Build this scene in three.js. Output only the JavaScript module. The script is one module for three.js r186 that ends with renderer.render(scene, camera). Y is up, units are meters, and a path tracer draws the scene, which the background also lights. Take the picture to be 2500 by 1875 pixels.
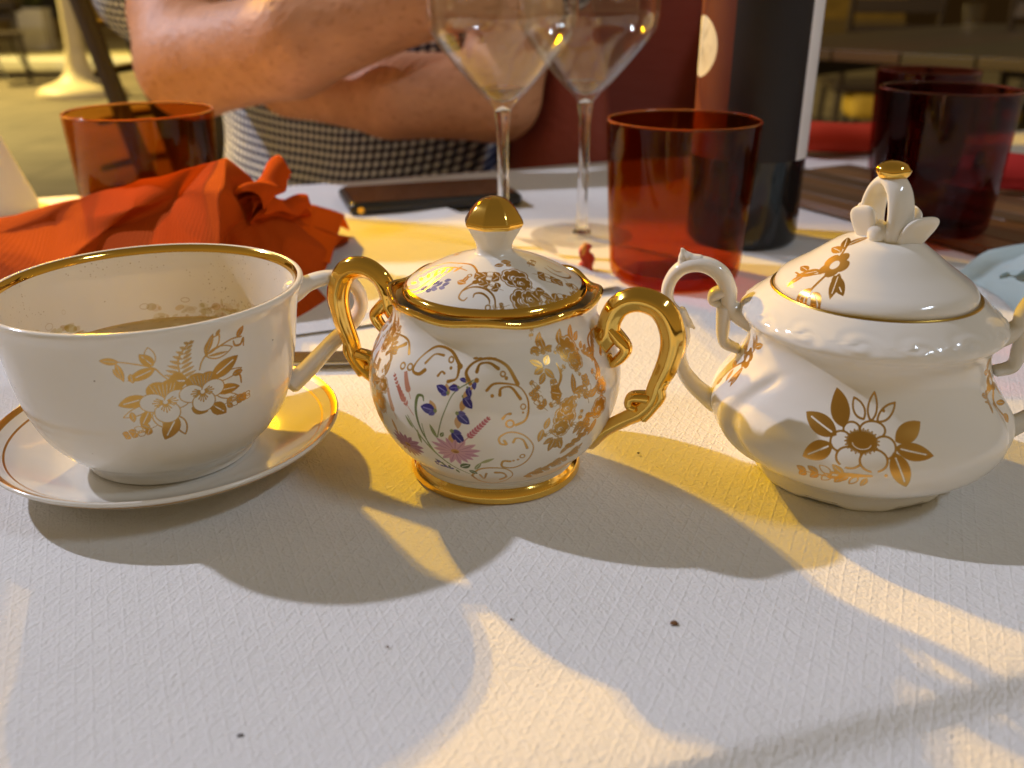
import * as THREE from 'three';
import { mergeGeometries, mergeVertices } from 'three/addons/utils/BufferGeometryUtils.js';
import { RoundedBoxGeometry } from 'three/addons/geometries/RoundedBoxGeometry.js';
import { MarchingCubes } from 'three/addons/objects/MarchingCubes.js';
import { RectAreaLightUniformsLib } from 'three/addons/lights/RectAreaLightUniformsLib.js';

// ---------------------------------------------------------------- camera, air, lamps, exposure
// The table cloth lies at y = 0, the paving 0.75 m below it.
const scene = new THREE.Scene();
const camera = new THREE.PerspectiveCamera(45.06, 4 / 3, 0.02, 200);
camera.position.set(0, 0.17, 0);
camera.rotation.set(-23.5 * Math.PI / 180, 0, 0);
camera.focus = 0.34; camera.userData.fStop = 10;
const renderer = new THREE.WebGLRenderer({ antialias: true });
renderer.toneMapping = THREE.LinearToneMapping;
renderer.toneMappingExposure = 1.08;
renderer.shadowMap.enabled = true;
RectAreaLightUniformsLib.init();
const GROUND = -0.75;

// night air over a lit square: warm town glow low down, darker overhead
const airW = 64, airH = 32, air = new Float32Array(airW * airH * 4);
for (let j = 0; j < airH; j++) for (let i = 0; i < airW; i++) {
  const up = Math.sin(((j + .5) / airH - .5) * Math.PI), g = Math.pow(1 - Math.abs(up), 1.5);
  air.set([0.14 + 0.17 * g, 0.105 + 0.105 * g, 0.058 + 0.03 * g, 1], (j * airW + i) * 4);
}
const airTex = new THREE.DataTexture(air, airW, airH, THREE.RGBAFormat, THREE.FloatType);
airTex.mapping = THREE.EquirectangularReflectionMapping; airTex.magFilter = THREE.LinearFilter; airTex.needsUpdate = true;
scene.background = airTex; scene.environment = airTex;

const LAMP = {
  warm: { at: [-.71, .71, -1.43], color: [1, .54, .0], power: 7.8 },
  white: { dir: [-1.15, 1, -.66], dist: 3.2, color: [.93, .95, 1.17], power: 16.5 },
  cool: { dir: [.62, .77, .15], dist: 2.6, color: [.70, .80, .98], power: 50 },
};

// ---------------------------------------------------------------- helpers
const MM = .001, D2R = Math.PI / 180, V3 = THREE.Vector3;
let seed = 7;
const rnd = () => { seed = (seed * 1664525 + 1013904223) >>> 0; return seed / 4294967296; };
const rr = (a, b) => a + (b - a) * rnd();
const clamp = (x, a = 0, b = 1) => Math.min(b, Math.max(a, x));
const sstep = (a, b, x) => { x = clamp((x - a) / (b - a)); return x * x * (3 - 2 * x); };
const lerp = (a, b, t) => a + (b - a) * t;
const gauss = (x, s) => Math.exp(-x * x / (2 * s * s));
function hash(x, y, z = 0) { let n = (x * 374761393 + y * 668265263 + z * 2147483647 * 3) | 0; n = Math.imul(n ^ (n >>> 13), 1274126177); return ((n ^ (n >>> 16)) >>> 0) / 4294967296; }
function vnoise(x, y, per = 0) {
  const xi = Math.floor(x), yi = Math.floor(y), f = x - xi, g = y - yi, u = f * f * (3 - 2 * f), v = g * g * (3 - 2 * g);
  const m = a => per ? ((a % per) + per) % per : a;
  return lerp(lerp(hash(m(xi), m(yi)), hash(m(xi + 1), m(yi)), u), lerp(hash(m(xi), m(yi + 1)), hash(m(xi + 1), m(yi + 1)), u), v);
}
function noise3(x, y, z) {
  const xi = Math.floor(x), yi = Math.floor(y), zi = Math.floor(z); let s = 0;
  const f = [x - xi, y - yi, z - zi].map(t => t * t * (3 - 2 * t));
  for (let k = 0; k < 8; k++) { const a = k & 1, b = (k >> 1) & 1, c = k >> 2; s += hash(xi + a, yi + b, zi + c) * (a ? f[0] : 1 - f[0]) * (b ? f[1] : 1 - f[1]) * (c ? f[2] : 1 - f[2]); }
  return s;
}
const fbm = (x, y, per = 0) => .55 * vnoise(x, y, per) + .3 * vnoise(2 * x + 7, 2 * y + 3, per * 2) + .15 * vnoise(4 * x + 1, 4 * y + 9, per * 4);

const used = {};
function numbered(name) { const n = used[name] = (used[name] ?? -1) + 1; return n ? name + '_' + String(n).padStart(3, '0') : name; }
function tag(o, label, category, group, kind) {
  if (label) o.userData.label = label;
  if (category) o.userData.category = category;
  if (group) o.userData.group = group;
  if (kind) o.userData.kind = kind;
  return o;
}
function thing(name, label, category, [x, y, z] = [0, 0, 0], turn = 0, group) {
  const o = new THREE.Group(); o.name = numbered(name); scene.add(o);
  o.position.set(x, y, z); o.rotation.y = turn;
  return tag(o, label, category, group);
}
function part(name, geo, m, parent = scene) {
  const o = new THREE.Mesh(Array.isArray(geo) ? (geo.length > 1 ? mergeGeometries(geo.map(g => { g = g.index ? g.toNonIndexed() : g; for (const k of Object.keys(g.attributes)) if (!['position', 'normal', 'uv'].includes(k)) g.deleteAttribute(k); return g; })) : geo[0]) : geo, m);
  o.name = parent === scene ? numbered(name) : name; o.castShadow = o.receiveShadow = true; parent.add(o);
  return o;
}
function struct(name, geo, m) { return tag(part(name, geo, m), null, null, null, 'structure'); }
function copyOf(src, label, [x, y, z], turn = 0) {
  const c = src.clone(); c.name = numbered(src.name.replace(/_\d{3}$/, '')); scene.add(c); c.position.set(x, y, z); c.rotation.y = turn;
  c.userData = { ...src.userData }; if (label) c.userData.label = label;
  return c;
}
// a grid of points f(u, v) with shared seams where asked; normals smooth
function grid(nu, nv, f, closeU = false, closeV = false) {
  const p = [], uv = [], ix = [];
  for (let j = 0; j <= nv; j++) for (let i = 0; i <= nu; i++) { const q = f(i / nu, j / nv); p.push(q[0], q[1], q[2]); uv.push(q[3] ?? i / nu, q[4] ?? j / nv); }
  const w = nu + 1;
  for (let j = 0; j < nv; j++) for (let i = 0; i < nu; i++) { const a = j * w + i; ix.push(a, a + 1, a + w + 1, a, a + w + 1, a + w); }
  const g = new THREE.BufferGeometry();
  g.setAttribute('position', new THREE.Float32BufferAttribute(p, 3)); g.setAttribute('uv', new THREE.Float32BufferAttribute(uv, 2)); g.setIndex(ix);
  g.computeVertexNormals();
  const n = g.attributes.normal, join = (a, b) => { const x = n.getX(a) + n.getX(b), y = n.getY(a) + n.getY(b), z = n.getZ(a) + n.getZ(b), l = Math.hypot(x, y, z) || 1; n.setXYZ(a, x / l, y / l, z / l); n.setXYZ(b, x / l, y / l, z / l); };
  if (closeU) for (let j = 0; j <= nv; j++) join(j * w, j * w + nu);
  if (closeV) for (let i = 0; i <= nu; i++) join(i, nv * w + i);
  return g;
}
// profile of [radius, height] in mm, rounded through its points; corners given by repeating a point
function profile(pts, per = 8) {
  const out = []; let run = [];
  const flush = () => {
    if (run.length > 2) { const c = new THREE.CatmullRomCurve3(run.map(q => new V3(q[0], q[1], 0)), false, 'centripetal'); for (const q of c.getPoints((run.length - 1) * per)) out.push([Math.max(0, q.x), q.y]); }
    else for (const q of run) out.push(q);
  };
  for (let i = 0; i < pts.length; i++) { run.push(pts[i]); if (i + 1 < pts.length && pts[i][0] === pts[i + 1][0] && pts[i][1] === pts[i + 1][1]) { flush(); run = []; } }
  flush();
  return out.filter((q, i) => !i || Math.hypot(q[0] - out[i - 1][0], q[1] - out[i - 1][1]) > 1e-4);
}
function arc(P) { const s = [0]; for (let i = 1; i < P.length; i++) s.push(s[i - 1] + Math.hypot(P[i][0] - P[i - 1][0], P[i][1] - P[i - 1][1])); return s; }
// surface of revolution; mod may move a point (radius, height, angle) -> [radius, height]; vLen = arc length that the texture covers
function revolve(P, nu, { mod, vLen, planar } = {}) {
  const s = arc(P), n = P.length - 1;
  return grid(nu, n, (u, v) => {
    const k = Math.round(v * n), th = (u - .5) * 2 * Math.PI; let [r, h] = P[k];
    if (mod) [r, h] = mod(r, h, th, k / n);
    const x = r * Math.sin(th) * MM, z = r * Math.cos(th) * MM;
    return planar ? [x, h * MM, z, .5 + x / MM / planar / 2, .5 - z / MM / planar / 2] : [x, h * MM, z, u, s[k] / (vLen || s[n])];
  }, true);
}
// swept bar in the plane z = 0: points [x, y, half width in plane, half width across, z?] in mm
function sweep(pts, { n = 14, steps = 12, prof } = {}) {
  const c = new THREE.CatmullRomCurve3(pts.map(q => new V3(q[0], q[1], q[4] || 0)), false, 'centripetal'), N = (pts.length - 1) * steps;
  const at = t => { const f = t * (pts.length - 1), i = Math.min(pts.length - 2, Math.floor(f)), k = f - i, e = k * k * (3 - 2 * k); return [lerp(pts[i][2], pts[i + 1][2], e), lerp(pts[i][3], pts[i + 1][3], e)]; };
  return grid(n, N + 4, (u, v) => {
    const j = Math.round(v * (N + 4)); let t = clamp((j - 2) / N), cap = j === 0 || j === N + 4 ? 0.02 : j === 1 || j === N + 3 ? .75 : 1;
    const p = c.getPoint(t), T = c.getTangent(t), B = new V3(0, 0, 1), Nn = new V3().crossVectors(B, T).normalize(), [a, b] = at(t), ph = -u * 2 * Math.PI;
    const push = j <= 1 ? -(j === 0 ? 1 : .6) : j >= N + 3 ? (j === N + 4 ? 1 : .6) : 0, m = prof ? prof(ph, t) : 1;
    const ca = Math.cos(ph) * a * cap * m, sb = Math.sin(ph) * b * cap * m, e = push * Math.min(a, b) * .7;
    return [(p.x + Nn.x * ca + B.x * sb + T.x * e) * MM, (p.y + Nn.y * ca + T.y * e) * MM, (p.z + sb + Nn.z * ca + T.z * e) * MM];
  }, true);
}
const bar = (a, b, r, r2 = r, n = 10) => { const A = new V3(...a), B = new V3(...b), d = B.clone().sub(A), g = new THREE.CylinderGeometry(r2, r, d.length(), n); g.applyQuaternion(new THREE.Quaternion().setFromUnitVectors(new V3(0, 1, 0), d.clone().normalize())); const m = A.add(B).multiplyScalar(.5); return g.translate(m.x, m.y, m.z); };
const box = (w, h, d, x, y, z, r = .004, ry = 0) => { const g = new RoundedBoxGeometry(w, h, d, 2, Math.min(r, w / 2.2, h / 2.2, d / 2.2)); if (ry) g.rotateY(ry); return g.translate(x, y, z); };
const ball = (r, x, y, z, sx = 1, sy = 1, sz = 1) => new THREE.SphereGeometry(r, 20, 14).scale(sx, sy, sz).translate(x, y, z);

function dataTex(w, h, f, srgb, rx = 1, ry = 1) {
  const d = new Uint8Array(w * h * 4);
  for (let j = 0; j < h; j++) for (let i = 0; i < w; i++) { const c = f(i / w, j / h), k = (j * w + i) * 4; for (let q = 0; q < 3; q++) d[k + q] = clamp(Math.round((Array.isArray(c) ? c[q] : c) * 255), 0, 255); d[k + 3] = 255; }
  const t = new THREE.DataTexture(d, w, h); t.wrapS = t.wrapT = THREE.RepeatWrapping; t.magFilter = THREE.LinearFilter; t.repeat.set(rx, ry);
  if (srgb) t.colorSpace = THREE.SRGBColorSpace; t.needsUpdate = true; return t;
}
const lin = (r, g, b) => new THREE.Color().setRGB(r, g, b);
const mat = (c, roughness = .5, o = {}) => new THREE.MeshPhysicalMaterial({ color: Array.isArray(c) ? lin(...c) : c, roughness, side: THREE.DoubleSide, ...o });

// ---------------------------------------------------------------- prints on porcelain
const GOLD = [.93, .60, .13], goldCss = '#d3a556', goldOrm = 'rgb(0,84,255)', porc = '#e9e6dd', porcOrm = 'rgb(0,26,0)';
class Print {
  constructor(w, h, px, base = porc) {            // px: function (a, b) -> canvas pixel; k: pixels per mm
    this.c = document.createElement('canvas'); this.o = document.createElement('canvas');
    for (const q of [this.c, this.o]) { q.width = w; q.height = h; }
    this.m = 1; this.x = this.c.getContext('2d'); this.y = this.o.getContext('2d'); this.px = px; this.w = w; this.h = h;
    this.x.fillStyle = base; this.x.fillRect(0, 0, w, h); this.y.fillStyle = porcOrm; this.y.fillRect(0, 0, w, h);
    for (const q of [this.x, this.y]) q.lineCap = q.lineJoin = 'round';
  }
  ink(kind, f) {                                  // kind: 'gold', 'white' or a css colour
    const a = kind === 'gold' ? goldCss : kind === 'white' ? porc : kind, b = kind === 'gold' ? goldOrm : porcOrm;
    for (const [q, s] of [[this.x, a], [this.y, b]]) { q.save(); q.fillStyle = q.strokeStyle = s; f(q); q.restore(); }
  }
  line(kind, pts, w0, w1 = w0, raw = false) {
    const P = (raw ? pts : pts.map(q => this.px(...q))).map(q => new V3(q[0], q[1], 0)), c = new THREE.CatmullRomCurve3(P, false, 'centripetal'), n = P.length * 9, Q = c.getPoints(n);
    this.ink(kind, q => { for (let i = 0; i < n; i++) { q.lineWidth = Math.max(.6, w0 + (w1 - w0) * Math.abs(2 * i / n - 1)); q.beginPath(); q.moveTo(Q[i].x, Q[i].y); q.lineTo(Q[i + 1].x, Q[i + 1].y); q.stroke(); } });
  }
  dot(kind, x, y, r, r2 = r, a = 0) { this.ink(kind, q => { q.beginPath(); q.ellipse(x, y, r, r2, a, 0, 7); q.fill(); }); }
  ring(kind, x, y, r, w) { this.ink(kind, q => { q.lineWidth = w; q.beginPath(); q.ellipse(x, y, r, r, 0, 0, 7); q.stroke(); }); }
  leaf(kind, x, y, a, l, w, vein = 'white', hollow = 0) {
    l *= this.m; w *= this.m * 1.15;
    this.ink(kind, q => {
      q.translate(x, y); q.rotate(a); q.beginPath(); q.moveTo(0, 0); q.bezierCurveTo(l * .25, -w, l * .7, -w * .8, l, 0); q.bezierCurveTo(l * .7, w * .8, l * .25, w, 0, 0);
      if (hollow) { q.lineWidth = hollow; q.stroke(); } else q.fill();
    });
    if (vein && !hollow) this.ink(vein, q => { q.translate(x, y); q.rotate(a); q.lineWidth = Math.max(.7, w * .13); q.beginPath(); q.moveTo(l * .15, 0); q.lineTo(l * .8, 0); q.stroke(); });
  }
  rose(x, y, r, kind = 'gold') {
    r *= this.m;
    for (let i = 0; i < 7; i++) { const a = i * .9 + x; this.dot(kind, x + Math.cos(a) * r * .55, y + Math.sin(a) * r * .5, r * .46); }
    for (let i = 0; i < 7; i++) { const a = i * .9 + x; this.ink('white', q => { q.lineWidth = Math.max(.8, r * .07); q.beginPath(); q.arc(x + Math.cos(a) * r * .5, y + Math.sin(a) * r * .45, r * .38, a - 1.3, a + 1.2); q.stroke(); }); }
    this.dot('white', x - r * .12, y + r * .1, r * .36, r * .3); this.ring(kind, x - r * .1, y + r * .08, r * .26, r * .09); this.dot(kind, x - r * .05, y + r * .1, r * .13);
  }
  sprig(x, y, a, l, n, w = .16, kind = 'gold') {  // stem with pairs of small leaves
    const e = [x + Math.cos(a) * l, y + Math.sin(a) * l];
    this.line(kind, [[x, y], [(x + e[0]) / 2 + Math.sin(a) * l * .06, (y + e[1]) / 2 - Math.cos(a) * l * .06], e], l * .03, l * .015, true);
    for (let i = 1; i <= n; i++) for (const s of [-1, 1]) { const t = i / n; this.leaf(kind, x + (e[0] - x) * t, y + (e[1] - y) * t, a + s * (.9 - .3 * t), l * (.34 - .12 * t), l * w * .5, 'white', i % 3 === 2 ? l * .022 : 0); }
  }
  maps(flip = true) {
    const T = [this.c, this.o].map((c, i) => { const t = new THREE.CanvasTexture(c); if (!i) t.colorSpace = THREE.SRGBColorSpace; t.wrapS = t.wrapT = THREE.ClampToEdgeWrapping; return t; });
    return { map: T[0], roughnessMap: T[1], metalnessMap: T[1] };
  }
  material(o = {}) { return new THREE.MeshPhysicalMaterial({ color: 0xffffff, roughness: 1, metalness: 1, side: THREE.DoubleSide, ...this.maps(), ...o }); }
}
const porcelain = mat([.80, .775, .70], .1), gilt = mat(GOLD, .09, { metalness: 1 });

// ---------------------------------------------------------------- lamps
function lampHead(key, name, label, cat) {
  const L = LAMP[key], d = new V3(...L.dir).normalize().multiplyScalar(L.dist), o = thing(name, label, cat, [d.x, d.y, d.z]);
  return [o, L, d];
}
{ // small pendant lantern hanging beyond the far left corner of the table: five warm bulbs close together
  const L = LAMP.warm, o = thing('pendant_lantern', 'small dark pendant lantern with warm yellow bulbs hanging behind the person', 'lamp', L.at), iron = mat([.03, .025, .02], .5), [hx, hy, hz] = [0, 0, 0];
  part('cord', bar([0, .05, 0], [0, 2.2, 0], .004), iron, o);
  part('shade', [revolve(profile([[8, 52], [40, 46], [66, 34], [74, 24], [72, 24], [62, 32], [38, 42], [0, 45]]), 48)], iron, o);
  const bulb = mat([1, .8, .4], .4, { emissive: lin(1, .62, .08), emissiveIntensity: 40 });
  for (const [x, y, z] of [[0, -.012, .018], [.022, .006, -.010], [-.022, .007, -.008], [.010, .022, .006], [-.014, -.005, -.016]]) {
    const b = part('bulb', ball(.006, hx + x, hy + y, hz + z), bulb, o); b.castShadow = false;
    const p = new THREE.PointLight(lin(...L.color), L.power / 5, 0, 2); p.position.set(hx + x, hy + y, hz + z); p.castShadow = true; p.shadow.radius = .17; o.add(p);
  }
}
{ // unseen yellow street lamp, added to brighten the square from the left
  const o = thing('added_street_lamp', 'added unseen yellow street lamp on a dark post brightening the square', 'street lamp', [-7.2, GROUND, -9.4]), iron = mat([.03, .03, .03], .5);
  part('post', bar([0, 0, 0], [0, 3.9, 0], .06, .04), iron, o); part('hood', new THREE.ConeGeometry(.2, .16, 20).translate(0, 4.2, 0), iron, o);
  const b = part('bulb', ball(.07, 0, 4.02, 0), mat([1, .8, .4], .4, { emissive: lin(1, .7, .2), emissiveIntensity: 30 }), o); b.castShadow = false;
  const l = new THREE.SpotLight(lin(1, .76, .26), 290, 0, .75, .4, 2); l.position.set(0, 4.0, 0); l.target.position.set(3.4, 0, .3); l.castShadow = true; l.shadow.radius = 4; o.add(l, l.target);
}
{ // white lamp on the left
  const [o, L] = lampHead('white', 'terrace_lamp', 'white glowing terrace lamp globe on a tall grey pole', 'lamp');
  const p = new THREE.PointLight(lin(...L.color), L.power, 0, 2); p.castShadow = true; p.shadow.radius = 1.6; o.add(p);
  const b = part('globe', ball(.055, 0, 0, 0), mat([.9, .9, .9], .4, { emissive: lin(.95, .97, 1), emissiveIntensity: 25 }), o); b.castShadow = false;
  part('pole', [bar([-.0, -.07, 0], [0, GROUND - o.position.y, 0], .03, .022)], mat([.2, .2, .2], .5), o);
}
{ // cool tube light on the right
  const [o, L, d] = lampHead('cool', 'strip_lamp', 'cool white strip lamp hanging under a grey bracket', 'lamp');
  o.lookAt(0, 0, -.3);
  part('housing', box(.66, .16, .06, 0, 0, -.035), mat([.3, .3, .3], .5), o);
  part('diffuser', box(.6, .1, .01, 0, 0, .0), mat([.9, .9, .9], .4, { emissive: lin(.62, .8, 1), emissiveIntensity: 14 }), o);
  const r = new THREE.RectAreaLight(lin(...L.color), L.power, .6, .1); r.position.set(0, 0, .02); r.rotation.y = Math.PI; o.add(r);
}

// ---------------------------------------------------------------- table and cloth
const EDGE = x => -0.923 - 0.409 * x - .03 * sstep(-.33, -.38, x) * sstep(-.5, -.45, x);             // far edge of the table
{
  const t = thing('dining_table', 'long wooden dining table under the white paper cloth', 'table', [0, 0, -.3]);
  const shape = new THREE.Shape([[-1.1, -.45], [1.3, -.45], [1.3, 1.13], [-1.1, .15]].map(q => new THREE.Vector2(q[0], q[1])));
  const top = new THREE.ExtrudeGeometry(shape, { depth: .03, bevelEnabled: false }).rotateX(-Math.PI / 2).translate(0, -.0365, 0);
  const wood = mat([.16, .08, .035], .5);
  part('tabletop', top, wood, t);
  for (const [x, z] of [[-1, .35], [1.2, .35], [1.2, -.95], [-1, -.08]]) part('leg', box(.06, .71, .06, x, GROUND + .355, z), wood, t);
  // paper cloth: embossed diamonds and fine dimples; 66 mm per repeat
  const lat = (u, v) => { const a = u * 14, b = v * 6, f = q => Math.abs(q - Math.round(q)); return Math.max(gauss(f(a + b), .055), gauss(f(a - b), .055)); };
  const hgt = (u, v) => .20 * lat(u, v) + .38 * vnoise(u * 72, v * 72, 72) + .12 * vnoise(u * 44 + 3, v * 44, 44) + .24 * vnoise(u * 130, v * 130, 130);
  const bump = dataTex(1024, 1024, hgt), tone = dataTex(512, 512, (u, v) => { const k = .875 + .02 * (fbm(u * 10, v * 10, 10) - .5); return [k, k * .995, k * .975]; }, true);
  const paper = mat([1, 1, 1], .85, { map: tone, bumpMap: bump, bumpScale: .00046 });
  // uneven grid: fine near the camera, a wave of the cloth across the near right corner, hanging edge at the back
  const xs = [], ts = [];
  for (let x = -1.1; x < -.28; x += .04) xs.push(x); for (let x = -.28; x < .28; x += .0035) xs.push(x); for (let x = .28; x <= 1.31; x += .05) xs.push(x);
  for (let z = .12; z > -.26; z -= z > -.1 ? .006 : .0016) ts.push(z); const near = ts.length; for (let t = 0; t <= 1.0001; t += 1 / 60) ts.push(t);
  const nx = xs.length - 1, nz = ts.length + 3;
  const cloth = grid(nx, nz, (u, v) => {
    const x = xs[Math.round(u * nx)], j = Math.round(v * nz), over = j - (ts.length - 1), t = ts[Math.min(j, ts.length - 1)];
    const far = EDGE(x), z = (j < near ? t : lerp(-.262, far, t)) - (over > 0 ? .006 : 0);
    const sd = ((x - .089) * .306 + (z + .179) * .952), y = .0042 * (sd < 0 ? gauss(sd, .022) : gauss(sd, .0042)) + .0012 * (fbm(x * 9 + 5, z * 9 + 5) - .5) * sstep(0, .1, Math.abs(z + .3));
    return [x, y + (over > 0 ? -.012 - .075 * (over - 1) : 0), z + (over > 1 ? .006 * Math.sin(x * 40) : 0), x / .066, z / .066];
  });
  const c = part('tablecloth', cloth, paper); tag(c, 'white embossed paper cloth covering the dining table', 'tablecloth');
  // a second sheet of paper laid over the middle of the cloth
  const sheet = grid(30, 30, (u, v) => { const x = lerp(-.27, .0, u), z = lerp(-.47, -.70, v); const X = x + (v - .5) * -.13, Z = z - (u - .5) * .12; return [X, .0016 + .0025 * Math.pow(fbm(u * 4, v * 4), 2) + .002 * gauss(u - 1, .05), Z, X / .066, Z / .066]; });
  tag(part('paper_placemat', sheet, paper), 'flat white paper placemat beside the orange napkin and behind the cup', 'placemat');
}

// ---------------------------------------------------------------- sugar bowl with gilt handles
{
  const o = thing('sugar_bowl', 'white sugar bowl with gold handles and painted flowers, in the middle', 'sugar bowl', [-.0062, 0, -.3149]);
  const outer = profile([[0, 2], [24, 2], [29, 0], [31.6, .6], [32, 2], [31.4, 4], [30.2, 5.6], [29.9, 7], [33, 10], [38.5, 16], [43, 24], [45.6, 33], [46, 39.5], [45.6, 43.5], [44.3, 48.5], [41.5, 54], [38, 59], [36.2, 63], [36.5, 66.5], [37.6, 69.3]]);
  const inner = profile([[37.6, 69.3], [37.1, 70.2], [36, 69.8], [34.2, 66.5], [33.4, 64], [33, 62], [36, 57], [40, 50], [42, 40], [38, 22], [28, 10], [0, 8]]);
  const wave = th => Math.cos(8 * th + .6), L = arc(outer).at(-1);
  const mod = (r, h, th) => { const k = sstep(58, 70, h), m = sstep(40, 46, h) * (1 - sstep(58, 64, h)); return [r + .75 * k * wave(th) - 0.7 * m * Math.pow(Math.abs(Math.sin(4 * th + .3)), 3), h + .85 * k * wave(th)]; };
  const sOf = h => { for (let i = 1; i < outer.length; i++) if (outer[i][1] >= h && outer[i][1] > outer[i - 1][1] && outer[i][0] > 29) return lerp(arc(outer)[i - 1], arc(outer)[i], clamp((h - outer[i - 1][1]) / (outer[i][1] - outer[i - 1][1]))); return L; };
  const W = 2048, k = W / (2 * Math.PI * 45), H = Math.round(L * k);
  const P = new Print(W, H, (th, h) => [W * (.5 + th / 360), H * (1 - sOf(h) / L)]);
  const ky = H / L, q = (th, h) => P.px(th, h);
  P.m = 1.25;
  // gilt scrolls
  const sc = (pts, w = 5, w1 = 2.4) => P.line('gold', pts, w1 * 1.25, w * 1.25);
  for (const dx of [0, -124, 124, 180]) {
    const S = pts => pts.map(p => [p[0] + dx, p[1]]);
    sc(S([[-32.7, 53.2], [-35.3, 51.7], [-38.8, 52.3], [-37.3, 56.2], [-30, 60.4], [-21.4, 59.9], [-15.4, 56.2]]), 8, 3); sc(S([[-33.5, 55.2], [-30, 58], [-25, 58.2]]), 5, 2.5);
    sc(S([[-15.6, 55.6], [-16.2, 52.6], [-20, 51.3]]), 7, 3); P.dot('gold', ...q(-15.4 + dx, 56), 8, 7); P.ring('gold', ...q(-20.5 + dx, 57.4), 7, 4); P.dot('gold', ...q(-19.7 + dx, 55.2), 4); P.line('gold', S([[-25.4, 52.4], [-23.8, 53.8], [-22.4, 53.4]]), 3, 6);
    sc(S([[-9.7, 51.6], [-12, 54.6], [-9.3, 57.2], [-1.5, 58.7], [6.3, 56.7], [10.9, 51.3]]), 8, 3.5); sc(S([[-7.2, 55], [-6, 57], [-1.5, 57.4], [2.6, 55.9]]), 7, 3); P.ring('gold', ...q(4.6, 54.4), 6, 3); P.dot('gold', ...q(6, 53.2), 4); P.dot('gold', ...q(-7 + dx, 52.6), 6);
    for (let i = 0; i < 5; i++) P.leaf('gold', ...q(-7 + dx + i * 2.2, 58.7), 3.0, 12, 3, null);
    sc(S([[-2.5, 49.8], [.2, 51.6], [6.3, 51.6], [11.8, 50.2], [14.9, 45.6], [13.2, 39.8], [9.3, 38.3]]), 5, 2); sc(S([[3, 48.4], [3.4, 50.2], [7.5, 50.6], [11.6, 46.8]]), 6, 2.5); P.ring('gold', ...q(12.6 + dx, 44.2), 6, 2.5); P.dot('gold', ...q(12.4 + dx, 42.4), 2.5);
    P.ring('gold', ...q(6.9 + dx, 38.9), 9, 4); P.line('gold', S([[4, 40.8], [5.6, 42.2], [7.2, 42.3]]), 2, 6); P.dot('gold', ...q(-.2 + dx, 48.2), 4);
    sc(S([[4.6, 32.6], [5.5, 31.2], [3.2, 31.4], [2.5, 33.7], [6.4, 35.8], [12.3, 34.5], [17.1, 29.6], [16.8, 25.5], [14.1, 21.9], [9, 20], [4, 21], [4.4, 23.6], [7.6, 23.4]]), 5, 2); sc(S([[8.4, 31.8], [9.4, 33.3], [12.2, 32.6], [14.6, 28.8]]), 5, 2); P.ring('gold', ...q(12.8 + dx, 25.4), 6, 3); P.dot('gold', ...q(11 + dx, 24), 3); P.dot('gold', ...q(9 + dx, 23.6), 3);
    sc(S([[-11.4, 15.1], [-7, 19.2], [-.7, 20.3], [6.2, 19.4], [9.6, 16], [6, 11.5], [-1.4, 9.6], [-8.4, 11.4], [-11.4, 15.1]]), 5, 2); sc(S([[1, 17.6], [4.6, 17.2], [6.4, 14.8], [3.6, 12.8]]), 8, 3); sc(S([[-7, 16], [-5.4, 13.4], [-3.6, 17]]), 5, 2);
    sc(S([[-70, 54.5], [-66, 58.5], [-57.6, 59.9], [-49, 59.5], [-44.8, 56.4]]), 7, 3); sc(S([[-62, 53], [-56, 56], [-50, 58.5]]), 9, 4); P.ring('gold', ...q(-45.5 + dx, 52.6), 8, 4); P.ring('gold', ...q(-41 + dx, 53), 8, 4); for (let i = 0; i < 6; i++) P.leaf('gold', ...q(-72 + dx + i * 2.4, 52.5 + i), -.9 - i * .1, 26, 5);
  }
  // painted flowers between the scrolls
  for (const dx of [0, 180]) {
    const A = (t, h) => q(t + dx, h), F = (kind, pts, a, b) => P.line(kind, pts.map(p => [p[0] + dx, p[1]]), a, b);
    F('#7f8a63', [[-23.9, 32], [-20.6, 41], [-16.3, 48.5], [-8.5, 52.6]], 2.5, 3);
    for (const [t, h, a, s] of [[-19.4, 48, 3.5, 1], [-12.2, 47.6, .9, 1], [-10.8, 50.4, 1.2, .7], [-14.8, 50.2, 2.9, .75], [-24.4, 41.7, 3.2, 1.15], [-14.6, 42, .7, 1.1], [-17, 35.4, .9, 1.25], [-8.2, 52, 1.4, .5], [-11.6, 52.4, 3.2, .5]]) {
      P.leaf('#c9a06a', ...A(t + .4, h - .9), a + .9, 24 * s, 8 * s, null); P.leaf('#39347c', ...A(t, h), a, 28 * s, 11 * s, '#8d8ac4'); P.leaf('#57529a', ...A(t, h), a - .75, 15 * s, 6 * s, '#37326e'); P.dot('#7d8a5c', ...A(t, h), 4.2 * s);
    }
    F('#6b7a4a', [[-26.5, 24.5], [-31.9, 33.8], [-33.8, 40.5], [-33.4, 45.2], [-31.2, 45.4], [-30.4, 44]], 8, 2.5); F('#86905c', [[-38.5, 37.5], [-34, 32], [-27, 25], [-19.6, 19.4], [-12, 16]], 5, 2); F('#7c8a56', [[-31, 36], [-29, 28], [-22, 20.5]], 4, 1.5);
    P.leaf('#7f8c56', ...A(-24.2, 31.6), -2.0, 32, 5, '#a9b07c'); P.leaf('#6f7f4c', ...A(-22.5, 32.4), -1.0, 14, 5); P.leaf('#8d9660', ...A(-33, 27.5), -1.7, 34, 4, null); P.leaf('#8f9a66', ...A(-36, 33), -2.2, 30, 4, null);
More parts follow.
